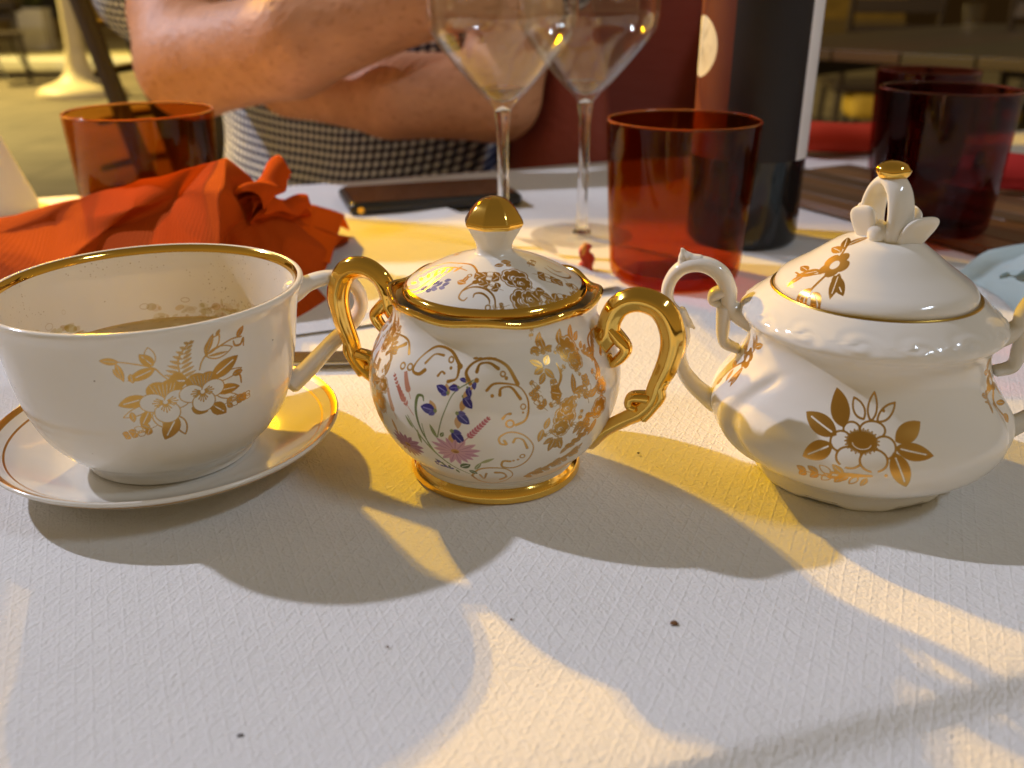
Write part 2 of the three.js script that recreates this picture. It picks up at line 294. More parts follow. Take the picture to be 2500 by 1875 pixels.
    for (const [a, b, c] of [[[-35, 38.2], [-49.4, 49.6], '#bb7462'], [[-37, 43.5], [-42.6, 51.4], '#c48a70'], [[-39, 40.5], [-44.8, 46], '#b56a58'], [[-46, 34], [-52, 44], '#c99a72'], [[-13.2, 31], [-1.2, 41.4], '#b9646a']]) {
      F(c, [a, b], 1.6, 1.6);
      for (let i = 0; i < 9; i++) for (const s of [-1, 1]) { const t = .25 + i / 12; const p = A(lerp(a[0], b[0], t), lerp(a[1], b[1], t)), e = A(...b), s0 = A(...a), an = Math.atan2(e[1] - s0[1], e[0] - s0[0]); P.leaf(c, ...p, an + s * .7, 12 - 6 * t, 3, null); }
    }
    // daisy and the half hidden mauve bloom
    for (const [t, h, R, c1, c2] of [[-16.7, 27, 44, '#c79cad', '#a8788f'], [-43.5, 24, 40, '#ad8094', '#8d5f78']]) {
      const [x, y] = A(t, h);
      for (let i = 0; i < 15; i++) { const a = i / 15 * 6.283 + .2, e = R * (1 + .12 * Math.sin(i * 5)); P.leaf(c1, x + Math.cos(a) * 7, y + Math.sin(a) * 5, Math.atan2(Math.sin(a) * .72, Math.cos(a)), e * Math.hypot(Math.cos(a), Math.sin(a) * .72), 8, c2); P.leaf(c2, x + Math.cos(a) * 7, y + Math.sin(a) * 5, Math.atan2(Math.sin(a) * .72, Math.cos(a)), e * .92 * Math.hypot(Math.cos(a), Math.sin(a) * .72), 1.2, null); }
      P.dot('#b98a55', x, y - 1, 11, 7); P.dot('#8d5f36', x + 2, y + 1, 7, 4);
    }
    for (let i = 0; i < 14; i++) { const t = rr(-29, -17), h = 18.6 + rr(-1.4, 1.4) - (t + 23) * .1; P.leaf(i % 3 ? '#5a568f' : '#6d7a52', ...A(t, h), rr(0, 6.3), rr(8, 15), 4, i % 3 ? '#8a88bb' : null); }
    P.leaf('#5f6d48', ...A(-16, 19.5), -.5, 28, 11); P.leaf('#6f7d52', ...A(-12, 18.3), .6, 22, 8); P.leaf('#97a070', ...A(-9, 19), -1.0, 30, 6); P.leaf('#a7ac78', ...A(-6, 22.5), -.5, 34, 5, null);
    P.leaf('#c59a5d', ...A(-57, 40), 1.2, 40, 6); P.leaf('#c59a5d', ...A(-50, 33), 1.3, 36, 6, '#e0c9a0');
  }
  // gilt bouquets
  P.m = 1.22;
  for (const dx of [0, 110, -110, 180]) {
    const A = (t, h) => q(t + dx, h), LF = (t, h, a, l = 26, w = 8, hol = 0) => P.leaf('gold', ...A(t, h), a, l, w, 'white', hol);
    P.rose(...A(39.9, 58.4), 30); P.rose(...A(41.5, 55), 22);
    LF(23.6, 60.8, -1.4, 34, 10); LF(27.2, 59.6, -1.9, 34, 9); LF(27, 59.4, -.4, 22, 8); LF(19.4, 60.4, .1, 24, 9); LF(36, 60.2, -1.5, 32, 12); LF(45, 60.4, -1.8, 34, 11); LF(46, 60.2, -.6, 26, 9);
    for (let i = 0; i < 4; i++) { LF(48 + i * 1.6, 57.4 - i * .9, -.7 + .2 * i, 20, 6); LF(48 + i * 1.6, 57 - i * .9, .9, 20, 6); }
    LF(24, 55.4, 3.6, 32, 9); LF(24, 55, 2.7, 26, 9); LF(25, 55.6, -.9, 24, 10); LF(24.4, 54.6, .9, 28, 9); LF(24, 53.4, 2.2, 26, 8); P.line('gold', [[31 + dx, 55.5], [31.5 + dx, 52], [28.2 + dx, 48]], 7, 3);
    P.sprig(...A(27.7, 44), -1.62, 46, 6, .3); P.sprig(...A(23, 41.8), -2.2, 52, 4, .24); LF(27, 49, 1.3, 30, 12); LF(25, 47.6, .3, 26, 9);
    P.rose(...A(31, 38.4), 27); P.rose(...A(29.4, 34.6), 22); P.rose(...A(32.4, 41.6), 20); LF(21.6, 35.4, -1.2, 26, 8); LF(20.8, 35.6, 1.8, 30, 9); LF(27, 31, 1.9, 34, 10); LF(28.4, 31, 1.2, 36, 10); LF(26, 31.4, 2.6, 24, 8);
    LF(36, 45.6, -1.4, 40, 8); LF(36, 45.6, -.3, 30, 8); LF(35.6, 45, 2.4, 24, 7); P.sprig(...A(44, 40.5), -1.6, 60, 4, .26); LF(45, 42.4, -.5, 30, 9);
    P.rose(...A(51.4, 37), 26); P.rose(...A(54, 44), 20); LF(54, 47, -1.5, 40, 10); LF(50, 33, 2, 40, 11);
    for (const [t, h] of [[39.4, 33.8], [42, 32.4], [44, 36], [41.4, 28.6], [38.2, 27.2], [35.2, 25.8], [44.6, 30]]) { P.dot('gold', ...A(t, h), 11, 8, .4); LF(t, h, 2.3, 24, 8); LF(t, h, .2, 20, 7); }
    for (let i = 0; i < 9; i++) { const t = 17.5 + i * 3, h = 13.8 + i * .95 + .5 * Math.sin(i * 2); LF(t, h, -.9, 26, 8); LF(t, h, .6, 24, 8); P.dot('gold', ...A(t, h), 8, 6); }
    for (let i = 0; i < 26; i++) { const u = rnd(), t = 20 + 36 * u, h = i % 2 ? lerp(61, 52, u) + rr(-3, 3) : lerp(46, 26, rnd()) + .1 * t; P.sprig(...A(t, h), rr(-3.1, 3.1), rr(20, 34), 3, .34); }
    P.line('gold', [[17.5 + dx, 13.6], [30 + dx, 18.4], [45 + dx, 22]], 4, 2);
  }
  const bodyMat = P.material();
  const body = part('bowl_body', [revolve(outer, 160, { mod })], bodyMat, o);
  part('bowl_inside', [revolve(inner, 160, { mod: (r, h, th) => { const k2 = sstep(62, 70, h); return [r + .75 * k2 * wave(th), h + .85 * k2 * wave(th)]; } })], porcelain, body);
  const rimBand = profile([[37.35, 68.2], [37.8, 69.3], [37.2, 70.4], [35.9, 69.95], [34.6, 67.6]]);
  part('gilt_rim', [revolve(rimBand, 160, { mod: (r, h, th) => { const k2 = sstep(58, 70, h); return [r + .75 * k2 * wave(th), h + .85 * k2 * wave(th)]; } })], gilt, body);
  part('gilt_foot', [revolve(profile([[29, -.0], [31.9, .5], [32.25, 2], [31.6, 4.1], [30.3, 5.7]]), 120)], gilt, body);
  // handles: ear-shaped loop with a scrolled tail
  const ear = [[38, 54, 4.4, 3.8], [41.8, 58.5, 3.9, 3.9], [42.9, 64, 3.6, 4.0], [46, 69.4, 3.6, 4.3], [52.3, 72.2, 3.8, 4.5], [60.2, 69.8, 3.9, 4.6], [64.6, 60.8, 3.9, 4.5], [63.6, 51, 3.5, 4.2], [60.6, 42.5, 3.0, 3.8], [58.8, 36, 2.9, 3.7], [55.4, 31.4, 2.8, 3.6], [49.5, 27.2, 2.6, 3.4], [43, 22.4, 2.5, 3.6], [36, 15.5, 3, 4.2]];
  const ridge = ph => 1 + .10 * Math.cos(2 * ph) + .10 * Math.cos(4 * ph + .6) - .07 + .03 * Math.cos(7 * ph);
  for (const [a, dx] of [[-21, 0], [180 - 21, 0]]) {
    const h = part('handle', [sweep(ear, { prof: ridge, n: 20 }),
      sweep([[42, 62, 2, 3.4], [46, 57.5, 2.6, 3.4], [48.8, 54.2, 2.2, 3], [47, 50.4, 2, 2.8], [43.8, 47.8, 1.5, 2.4], [42.6, 50.5, 1.2, 2.2]], { n: 12 }),
      sweep([[57.6, 37, 2.4, 3.2], [54.4, 36.8, 2.2, 3.2], [51.6, 36, 2, 3.2], [51.2, 33.2, 1.9, 3.2], [53.4, 32.4, 1.7, 3]], { n: 12 }),
      sweep([[63.4, 44.5, 1.6, 2.6], [61.6, 41.6, 1.9, 3.2], [62, 38, 1.8, 2.8], [59.5, 33, 1.5, 2.6], [56.5, 28.8, 1.6, 2.6]], { n: 10 })], gilt, o);
    h.rotation.y = a * D2R;
  }
  // lid
  const dome = profile([[30.5, 68.2], [32.1, 69.2], [32.5, 70.6], [31.6, 72], [26, 76], [18, 79.9], [10.5, 82.3], [7, 83.3]]);
  const Q = new Print(1024, 1024, (x, z) => [512 + x / 34 * 512, 512 + z / 34 * 512]), c2 = (x, z) => (Q.m = 1.15, Q.px(x, z)), QL = (p, a, b) => Q.line('gold', p, a, b);
  for (const rot of [0, Math.PI]) {
    const R = ([x, z]) => [x * Math.cos(rot) - z * Math.sin(rot), x * Math.sin(rot) + z * Math.cos(rot)], RL = (p, a, b) => QL(p.map(R), a, b), A = (x, z) => c2(...R([x, z]));
    const LF = (x, z, a, l = 40, w = 14, kind = 'gold', hol = 0) => Q.leaf(kind, ...A(x, z), a + rot, l, w, 'white', hol);
    RL([[-30.5, 5.5], [-27, 2.5], [-22.2, 1.9], [-17, 3], [-12.8, 6.4], [-7.3, 10.5], [-5.3, 16.2], [-5.6, 19.6], [-7.6, 21], [-10.3, 23.1], [-11.2, 25.4], [-9.6, 26.8], [-8.5, 26]], 12, 5); RL([[-25, 8], [-19, 6.6], [-12.6, 10], [-9, 13.4]], 10, 4);
    RL([[-10.3, 23.1], [-6.9, 22.1], [-2.4, 23.5], [.4, 26.8], [.8, 31]], 13, 5); RL([[-6.5, 26.2], [-6, 25], [-3.7, 25.1], [-1.3, 27.5], [-1.1, 29]], 12, 5); Q.ring('gold', ...A(-1.6, 30.2), 12, 6); Q.ring('gold', ...A(-8, 16.5), 11, 6); Q.dot('gold', ...A(-5.8, 20), 18, 15);
    for (let i = 0; i < 8; i++) LF(-29 + i * 2.2, 8 + .6 * i, -2.4 + i * .25, 50, 10); RL([[-30, 9], [-26, 13], [-21, 11], [-17, 8]], 9, 4); RL([[-29, 13], [-24, 16], [-19, 13.5], [-14, 10]], 7, 3);
    for (let i = 0; i < 9; i++) Q.leaf(i % 3 ? '#6d6c9c' : '#8c8bb4', ...A(-20 + rr(-4, 4), 17.5 + rr(-2.5, 2.5)), rr(0, 6), 34, 13, '#b9b8d4'); LF(-12, 18, .6, 46, 20, '#d89a45'); LF(-10, 19, -1, 40, 14, '#c98b3e');
    Q.rose(...A(7.2, 17.6), 66); Q.rose(...A(9.6, 19.6), 46); Q.rose(...A(10.2, 26.6), 62); Q.rose(...A(12.6, 25.4), 48);
    LF(2.4, 9.6, -.2, 46, 22); LF(3.4, 11, 2.8, 44, 18); LF(4.4, 12, -1, 30, 14);
    for (const [x, z, a, n, l] of [[4, 18.5, 3.3, 4, 130], [3.4, 24, 3.6, 4, 110], [12.2, 20.4, .5, 4, 130], [13, 13.5, -.1, 4, 130], [5.6, 29, 2.9, 2, 70], [12, 9.5, -1.3, 3, 80], [18.6, 23.6, -.6, 4, 130], [24, 9, .8, 3, 90]]) Q.sprig(...A(x, z), a + rot, l, n, .34);
    LF(12, 23, .6, 60, 22); LF(16, 22, .1, 46, 16); RL([[17.5, 6.6], [20, 8.4], [23.2, 8.2], [26, 5.6], [26.4, 2.2], [24, 1]], 11, 4); RL([[18.5, 4], [21.5, 5.6], [23.5, 3.6]], 8, 4); Q.ring('gold', ...A(27.6, 10), 18, 9); LF(27, 13, 1, 50, 20); LF(25.6, 15, .3, 40, 16);
  }
  const lid = part('lid', [revolve(dome, 160, { planar: 34 })], Q.material(), o);
  part('gilt_edge', [revolve(profile([[31.4, 68.7], [32.3, 69.3], [32.75, 70.6], [32.1, 71.9], [30.8, 72.75]]), 160)], gilt, lid);
  const facet = (r, h, th) => { const n = Math.PI / 4, m = ((th + 9.6 * Math.PI) % n + n) % n - n / 2; return [r * lerp(1, 1.03 * Math.cos(n / 2) / Math.cos(m), sstep(85, 91, h) * .9), h]; };
  part('knob', [revolve(profile([[8, 82.9], [6.6, 83.7], [6.1, 85], [6.8, 87.4], [8.4, 90.4], [9.9, 93]]), 96, { mod: facet })], porcelain, lid);
  part('gilt_cap', [revolve(profile([[9.85, 92.9], [10.4, 94], [10.2, 95], [10.2, 95], [8.5, 97.7], [6.2, 100.4], [3.3, 102.4], [0, 103]]), 96, { mod: facet })], gilt, lid);
}

// ---------------------------------------------------------------- cup and saucer
{
  const s = thing('saucer', 'white saucer with gold rim lines under the wide tea cup', 'saucer', [-.131, 0, -.319]);
  const P = new Print(1024, 1024, (x, z) => [512 + x / 65 * 512, 512 + z / 65 * 512]);
  P.ring('gold', 512, 512, 512 * 61.9 / 65, 512 * 2.2 / 65); P.ring('gold', 512, 512, 512 * 57.2 / 65, 5);
  part('dish', [revolve(profile([[0, 2], [30, 2], [33, 0], [35.5, 0], [37.5, 2.6], [50, 7.6], [60, 13], [63.4, 15.8], [63.8, 16.8], [63.2, 17.3], [62.2, 16.9], [58, 14.1], [49, 9.4], [40, 6.2], [33, 5], [31, 4.6], [0, 4.4]]), 140, { planar: 65 })], P.material(), s);

  const o = thing('tea_cup', 'wide white tea cup with gold flower print and coffee stains inside', 'cup', [-.131, .0046, -.319]);
  const outer = profile([[0, 1], [26, 1], [29, 0], [30.6, .8], [31, 3], [33.5, 6], [38, 10], [43, 16.5], [46.6, 25], [49, 35], [50.6, 46], [51.8, 55], [53.2, 61], [54.6, 64.2], [54.9, 65.1]]).map(q => q);
  const lip = profile([[54.9, 65.1], [54.6, 66.2], [53.6, 66.6], [52.4, 66], [51.4, 64], [49.6, 56], [48, 44], [46, 33], [42.5, 22], [36, 12.5], [28, 7.6], [14, 6], [0, 5.8]]);
  const L = arc(outer).at(-1), aO = arc(outer), sOf = h => { for (let i = 1; i < outer.length; i++) if (outer[i][1] >= h && outer[i][0] > 30.7) return lerp(aO[i - 1], aO[i], clamp((h - outer[i - 1][1]) / (outer[i][1] - outer[i - 1][1] || 1))); return L; };
  const W = 2048, H = Math.round(L * 6.4), C = new Print(W, H, (th, h) => [W * (.5 + th / 360), H * (1 - sOf(h - 4.6) / L)]), q = (t, h) => C.px(t, h);
  const LF = (t, h, a, l, w, hol = 0) => C.leaf('gold', ...q(t, h), a, l, w, 'white', hol);
  for (const dx of [0, 180]) {
    const T = t => t + dx, ln = (p, a, b) => C.line('gold', p.map(x => [T(x[0]), x[1]]), a, b);
    // leaves on stalks, left and right
    ln([[24.5, 52.5], [22, 55.4], [20.2, 57.6], [13, 60.2], [7, 61.4]], 3, 2.2); LF(T(20), 58.6, -2.2, 38, 15); LF(T(19.5), 58.8, -1.6, 44, 13, 2); LF(T(20.4), 57.6, 2.75, 60, 15); LF(T(12), 56.5, 1.5, 22, 9); LF(T(9), 61, -3.0, 36, 11); LF(T(8), 60.5, 1.4, 44, 9); LF(T(6.6), 58.6, 1.1, 28, 7);
    ln([[35.4, 54.4], [36.4, 57], [38.4, 59.2], [43, 61], [48.5, 62.6], [52.4, 62.4]], 3.2, 2.4); LF(T(38.2), 59.4, -.95, 50, 16, 2.6); LF(T(38.4), 59.6, -1.25, 48, 8); LF(T(42.4), 65.2, -1.3, 18, 5); LF(T(38.4), 58.6, -.12, 58, 17, 2.4); LF(T(39), 58.6, .02, 44, 4); LF(T(50.6), 62.6, -1.1, 28, 9); ln([[49, 61.6], [49.6, 59.9], [52, 59.6], [53.2, 61.6], [53.4, 58.8]], 4.5, 2.5);
    // fern
    ln([[28.6, 51.5], [28.4, 59.2], [30.4, 62.6], [33.4, 65.5]], 3.4, 2.4);
    for (let i = 0; i < 8; i++) { const t = i / 7, x = lerp(28.6, 32.6, t * t), y = 52.8 + i * 1.65, l = 34 - 22 * t; LF(T(x), y, -.35 - .3 * t, l, 4.5); LF(T(x), y, -2.75 + .25 * t, l, 4.5); }
    // surrounding leaves and buds
    LF(T(39.4), 50.4, -.5, 74, 22); LF(T(40), 49.2, -.15, 70, 12, 2); LF(T(40.5), 45.2, .1, 60, 16); LF(T(41), 43.6, .35, 58, 9, 2); LF(T(48), 49.4, -.1, 26, 10); ln([[50, 49.8], [51.4, 48], [51.8, 45.4]], 4, 3);
    LF(T(16), 47.5, 2.9, 62, 19); LF(T(17), 44.5, 2.75, 66, 12, 2); LF(T(16), 42.6, 2.1, 46, 14); LF(T(17), 41.4, 1.2, 42, 10, 2.4); LF(T(9.6), 42.6, 1.55, 26, 9); LF(T(25.4), 39, 2.1, 66, 24); LF(T(25.6), 39, 1.35, 52, 14, 3); LF(T(24), 52.6, .2, 40, 26); LF(T(21.6), 52, .5, 46, 22); LF(T(31), 41.2, .5, 40, 16);
    C.sprig(...q(T(43), 39), -.06, 62, 5, .26); C.sprig(...q(T(17.8), 36.6), 2.85, 66, 4, .3); LF(T(38.6), 40.6, .75, 48, 20); LF(T(41.6), 40.4, 1.7, 30, 14, 2.4); ln([[33, 40.6], [37, 40], [40, 37]], 3, 2);
    // two pansies: gilt back petals, white front petals with rays
    for (const [cx, cy, s] of [[22, 45, 1.06], [35.7, 46.2, 1]]) {
      const [x, y] = q(T(cx), cy);
      for (const [a, b, r] of [[-.4, -1.0, 1], [.55, -.95, .95]]) C.dot('gold', x + a * 26 * s, y + b * 27 * s, 22 * r * s, 20 * r * s);
      for (let i = 0; i < 7; i++) C.line('white', [[x + (i - 3) * 4, y - 12], [x + (i - 3) * 8 * s, y - 40 * s]], 1, .8, true);
      for (const [a, b, r, r2] of [[-.95, -.05, 25, 21], [.95, -.1, 25, 21], [.05, .95, 25, 24]]) { C.dot('white', x + a * 25 * s, y + b * 26 * s, r * s, r2 * s); C.ink('gold', g => { g.lineWidth = 2; g.beginPath(); g.ellipse(x + a * 25 * s, y + b * 26 * s, r * s, r2 * s, 0, 0, 7); g.stroke(); }); }
      for (const [a0, n] of [[3.14, 5], [0, 5], [1.57, 5]]) for (let i = 0; i < n; i++) { const a = a0 + (i - 2) * .27; C.line('gold', [[x + Math.cos(a) * 6, y + Math.sin(a) * 6], [x + Math.cos(a) * (24 - Math.abs(i - 2) * 3) * s, y + Math.sin(a) * (24 - Math.abs(i - 2) * 3) * s]], 1.4, 3, true); }
      C.dot('white', x, y, 5);
    }
  }
  for (let i = 0; i < 5; i++) C.dot('#6e5a40', ...q(rr(-70, 80), rr(14, 60)), rr(1, 2.2));
  const cup = part('cup_body', [revolve(outer, 160)], C.material(), o);
  // inside: dried coffee and froth on the porcelain; canvas height 0 is the bottom, 512 the lip
  const IN = new Print(2048, 512, (a, b) => [a, b]), g = IN.x;
  for (let i = 0; i < 2600; i++) { const x = rnd() * 2048, y = 150 + rnd() * 250, n = fbm(x / 60, 3.3), top = 330 + 70 * n; if (y > top || fbm(x / 70, y / 50) < .45) continue; g.fillStyle = `rgba(${175 + rr(-15, 15) | 0},${140 + rr(-12, 12) | 0},62,${rr(.14, .4)})`; g.beginPath(); g.ellipse(x, y, rr(3, 20), rr(2, 9), rr(-.3, .3), 0, 7); g.fill(); }
  for (let i = 0; i < 2200; i++) { const x = rnd() * 2048, y = 300 + Math.pow(rnd(), 1.7) * 190, a = rnd(); if (fbm(x / 120, y / 80) < .38) continue; g.fillStyle = `rgba(112,88,48,${.08 + .4 * a})`; g.beginPath(); g.ellipse(x, y, rr(.6, 2), rr(.5, 1.5), 0, 0, 7); g.fill(); }
  for (let i = 0; i < 46; i++) { const x = rnd() * 2048, y = rr(325, 400); g.strokeStyle = `rgba(140,108,56,${rr(.12, .4)})`; g.lineWidth = 1.4; g.beginPath(); g.ellipse(x, y, rr(4, 14), rr(3, 8), 0, 0, 7); g.stroke(); }
  part('cup_inside', [revolve(lip, 160)], IN.material(), cup);
  part('gilt_band', [revolve(profile([[52.75, 66.4], [52.15, 65.85], [51.55, 64.9], [51.2, 63.6]]), 160)], gilt, cup);
const F = new Print(512, 512, (a, b) => [a, b], '#c6a35e'), f = F.x;
  for (let i = 0; i < 900; i++) { const x = rnd() * 512, y = rnd() * 512, n = fbm(x / 50 + 3, y / 50); if (n < .47) continue; f.fillStyle = `rgba(222,204,152,${rr(.08, .4)})`; f.beginPath(); f.ellipse(x, y, rr(2, 11), rr(2, 8), rr(0, 3), 0, 7); f.fill(); }
  for (let i = 0; i < 520; i++) { f.strokeStyle = `rgba(122,88,34,${rr(.2, .7)})`; f.lineWidth = 1; f.beginPath(); f.ellipse(rnd() * 512, rnd() * 512, rr(1.5, 6), rr(1.5, 5), 0, 0, 7); f.stroke(); }
  part('coffee_residue', [revolve(profile([[46.9, 37.2], [46.2, 36.6], [40, 36.4], [0, 36.4]]), 90, { planar: 47 })], mat([1, 1, 1], .3, { map: F.maps().map }), cup);
  const h = part('handle', [sweep([[50, 57, 4.2, 6], [58, 60.5, 3, 4.6], [67, 61.5, 2.6, 4.2], [74.5, 57, 2.6, 4], [76.5, 49.5, 2.7, 4], [72, 42, 2.8, 4.2], [63, 34, 3, 4.6], [54, 25.5, 3.4, 5.4], [47, 20, 3.6, 6]], { n: 16 })], porcelain, o);
  h.rotation.y = 20 * D2R;
}

// ---------------------------------------------------------------- white bowl with the ring finial
{
  const o = thing('lidded_bowl', 'white lidded porcelain bowl with ring finial and gold blossom print', 'sugar bowl', [.1278, 0, -.3131]);
  const outer = profile([[0, 3], [28, 3], [31, .6], [31, .6], [34, 0], [35.2, 1.2], [34.9, 4.5], [35.6, 6.4], [40, 9], [46, 13], [50.6, 18], [52.6, 23.5], [51.8, 29], [48.6, 35], [45, 40.5], [42.4, 46], [41.3, 51], [41.6, 55], [43.2, 58.2], [44.8, 60], [45, 61.6], [43.6, 63.6], [40, 66.8], [36.4, 69.8], [35.2, 70.6]]);
  const L = arc(outer).at(-1), aO = arc(outer);
  const ridge = (th, h) => { let g = 0; for (const c of [0, Math.PI]) { let d = th - c + .12; d = Math.atan2(Math.sin(d), Math.cos(d)); const w = .98 + .16 * Math.sin((h - 14) / 9); g += -gauss(Math.abs(d) - w, .055) * 1.7 + .9 * gauss(Math.abs(d) - w - .13, .06) + 1.1 * gauss(d, .55); } return g; };
  const mod = (r, h, th) => {
    const k = sstep(7, 14, h) * (1 - sstep(40, 50, h)), e = sstep(58.5, 61.5, h) * (1 - sstep(66, 69.5, h));
    const lift = h < 3 ? 1.0 * sstep(.55, .95, Math.abs(Math.sin(3.5 * th + .4))) * sstep(.3, 1.3, 2.6 - h) : 0;
    // shells and scrolls in relief on the shoulder
    const p = th / (2 * Math.PI) * 15, f = p - Math.round(p), y = (h - 64) / 3.4, q1 = f + .12 * y, rad = Math.hypot(q1 * 1.9, y * .75), shell = .30 * Math.cos(rad * 9 + 1.5 * Math.atan2(y, q1 * 2)) * Math.exp(-rad * rad * 1.5);
    return [r + k * ridge(th, h) + e * (.08 * Math.cos(10 * th) + shell), h + lift];
  };
  const sOf = h => { for (let i = 1; i < outer.length; i++) if (outer[i][1] >= h && outer[i][0] > 34.5 && outer[i][1] > outer[i - 1][1]) return lerp(aO[i - 1], aO[i], clamp((h - outer[i - 1][1]) / (outer[i][1] - outer[i - 1][1]))); return L; };
  const W = 2048, H = 768, P = new Print(W, H, (th, h) => [W * (.5 + th / 360), H * (1 - sOf(h) / L)]), q = (t, h) => P.px(t, h);
  for (const dx of [0, 180]) {
    const [x, y] = q(-17.8 + dx, 34.4), G = (a, b) => [x + a, y + b], k = 5.7;      // k: pixels per degree
    for (const [a, b, r1, r2] of [[-24, -22, 17, 15], [19, -26, 26, 18], [-41, 6, 21, 21], [44, 8, 23, 23], [-20, 36, 25, 22], [26, 36, 26, 23]]) { P.dot('white', ...G(a, b), r1, r2); P.ink('gold', g => { g.lineWidth = 4; g.beginPath(); g.ellipse(...G(a, b), r1, r2, 0, 0, 7); g.stroke(); }); }
    P.dot('white', ...G(-30, 56), 6, 4); P.dot('white', ...G(30, 58), 6, 4);
    for (let i = 0; i < 44; i++) { const a = i / 44 * 6.283; P.line('gold', [G(Math.cos(a) * 20, Math.sin(a) * 16), G(Math.cos(a) * (i % 2 ? 34 : 30), Math.sin(a) * (i % 2 ? 26 : 23))], 2, 3, true); }
    P.dot('gold', ...G(0, 0), 28, 21); P.ink('white', g => { g.lineWidth = 2; g.beginPath(); g.ellipse(...G(0, 2), 19, 14, 0, .3, 2.9); g.stroke(); });
    for (const [a, b, an, l, w] of [[-52, -4, -2.75, 84, 27], [-40, -22, -2.0, 84, 27], [-56, 16, 2.5, 66, 26], [66, -6, -.62, 70, 26], [66, 6, .22, 80, 23], [62, 16, 1.15, 82, 24]]) P.leaf('gold', ...G(a, b), an, l, w, an > 0 || an < -2.5 ? 'white' : null);
    for (const [a, b, an, l, w] of [[-2, -46, -2.2, 48, 15], [14, -44, -1.55, 56, 13], [28, -44, -.8, 54, 14]]) P.leaf('gold', ...G(a, b), an, l, w, null, 4);
    P.sprig(...G(0, 70), 2.95, 100, 4, .2); for (let i = 0; i < 4; i++) P.leaf('gold', ...G(18 - i * 17, 74), 1.9 + .2 * i, 26, 8, 'white', i % 2 ? 3 : 0); P.line('gold', [G(26, 68), G(-10, 72), G(-50, 74)], 9, 4, true);
    P.dot('gold', ...G(52, 64), 3); P.dot('gold', ...G(40, -66), 3);
  }
  const spray = (pr, x, y, s, a0) => {
    const at = (u, v) => [x + (u * Math.cos(a0) - v * Math.sin(a0)) * s, y + (u * Math.sin(a0) + v * Math.cos(a0)) * s], ln = (p, a, b) => pr.line('gold', p.map(z => at(...z)), a * s, b * s, true), lf = (u, v, a, l, w) => pr.leaf('gold', ...at(u, v), a + a0, l * s, w * s, 'white');
    ln([[0, -9], [1, 0], [0, 9], [3, 16]], .8, .6);
    for (let i = 0; i < 5; i++) pr.dot('gold', ...at(1 + Math.cos(i * 1.26) * 2.4, -1 + Math.sin(i * 1.26) * 2.2), 1.9 * s, 1.6 * s); pr.dot('white', ...at(1, -1), 1.3 * s);
    for (const [u, v, a, l, w] of [[0, -6, -2.0, 6, 1.6], [0, -7, -1.1, 7, 1.5], [0, -5, -2.7, 5, 1.5], [-2, 1, 2.9, 7, 1.6], [-6, 2, 2.2, 5, 1.4], [-6, 1, -2.6, 5, 1.3], [3, 2, .6, 8, 2], [4, 1, 1.2, 8, 1.8], [0, 7, 2.4, 6, 1.5], [1, 8, .5, 5, 1.5], [3, 14, 1.6, 4, 1.6]]) lf(u, v, a, l, w);
    ln([[-1, 2], [-6, 3], [-10, 1]], .6, .4);
  };
  for (const [t, h, s, a] of [[-88, 45, 6.6, .7], [52, 45, 6.4, -.25], [92, 44, 6.6, -.6], [-128, 45, 6.4, .3]]) spray(P, ...q(t, h), s, a);
  const body = part('bowl_body', [revolve(outer, 220, { mod })], P.material(), o);
  part('bowl_inside', [revolve(profile([[35.2, 70.6], [33.8, 70.4], [33.4, 69], [33.4, 66], [38, 60], [38, 50], [44, 36], [47, 24], [38, 12], [0, 8]]), 120)], porcelain, body);
  part('gilt_line', [revolve(profile([[35.6, 70.35], [35.2, 70.9], [34.6, 70.95], [34, 70.6]]), 140)], mat(GOLD.map(c => c * .5), .3, { metalness: 1 }), body);
  const loop = [[40, 55, 4.4, 5], [44.5, 57, 3.8, 4.6], [49, 61, 2.9, 4.2], [50, 66.5, 3.2, 4.2], [53.4, 72.4, 3.2, 4], [60.5, 75.4, 3.0, 4], [67.6, 73.2, 2.7, 3.8], [71.6, 66.8, 2.4, 3.6], [71.2, 59.6, 2.2, 3.4], [67, 53.6, 2.8, 3.4], [65.4, 47, 3.2, 3.6], [65.8, 40, 2.6, 3.6], [63.8, 33, 2.8, 3.8], [58.5, 26.5, 3.2, 4.2], [50, 20.4, 4, 5]];
  for (const a of [-14, 166]) {
    const h = part('handle', [sweep(loop, { n: 18 }),
      sweep([[61, 76.4, 2.4, 3], [65, 77.6, 1.9, 2.4], [67.6, 80.4, .6, 1]], { n: 10 }), sweep([[67, 74, 2.2, 3], [67.2, 77.4, 1.7, 2.2], [67.8, 80.6, .5, .9]], { n: 10 }),
      sweep([[66.6, 56.6, 2.2, 3.2], [63.6, 52.6, 1.6, 2.4], [61, 50.4, .5, .9]], { n: 10 }),
      sweep([[50.4, 66, 2.6, 4], [54.4, 64.4, 2.6, 3.8], [55.4, 61.8, 1.6, 2.8], [52.2, 60.6, 1.6, 2.8]], { n: 10 }),
      sweep([[66.4, 43, 2, 3], [69, 39.6, 1.3, 2.2], [67.2, 36.8, 1.6, 2.6]], { n: 10 }),
      sweep([[50.6, 60, 3, 4.4], [50.6, 52, 2.6, 4], [49.6, 46, 2, 4.2], [44.4, 43.6, 1.4, 4.6]], { n: 12 })], porcelain, o);
    h.rotation.y = a * D2R;
  }
  // lid with its sprays of gold
  const dome = profile([[32.6, 68.6], [33.8, 70.2], [33.9, 72], [32.4, 74.4], [28.6, 77.2], [23.6, 80.6], [18.4, 84.6], [13.4, 88], [8, 89.8], [0, 90.2]]);
  const Q = new Print(1024, 1024, (x, z) => [512 + x / 36 * 512, 512 + z / 36 * 512]);
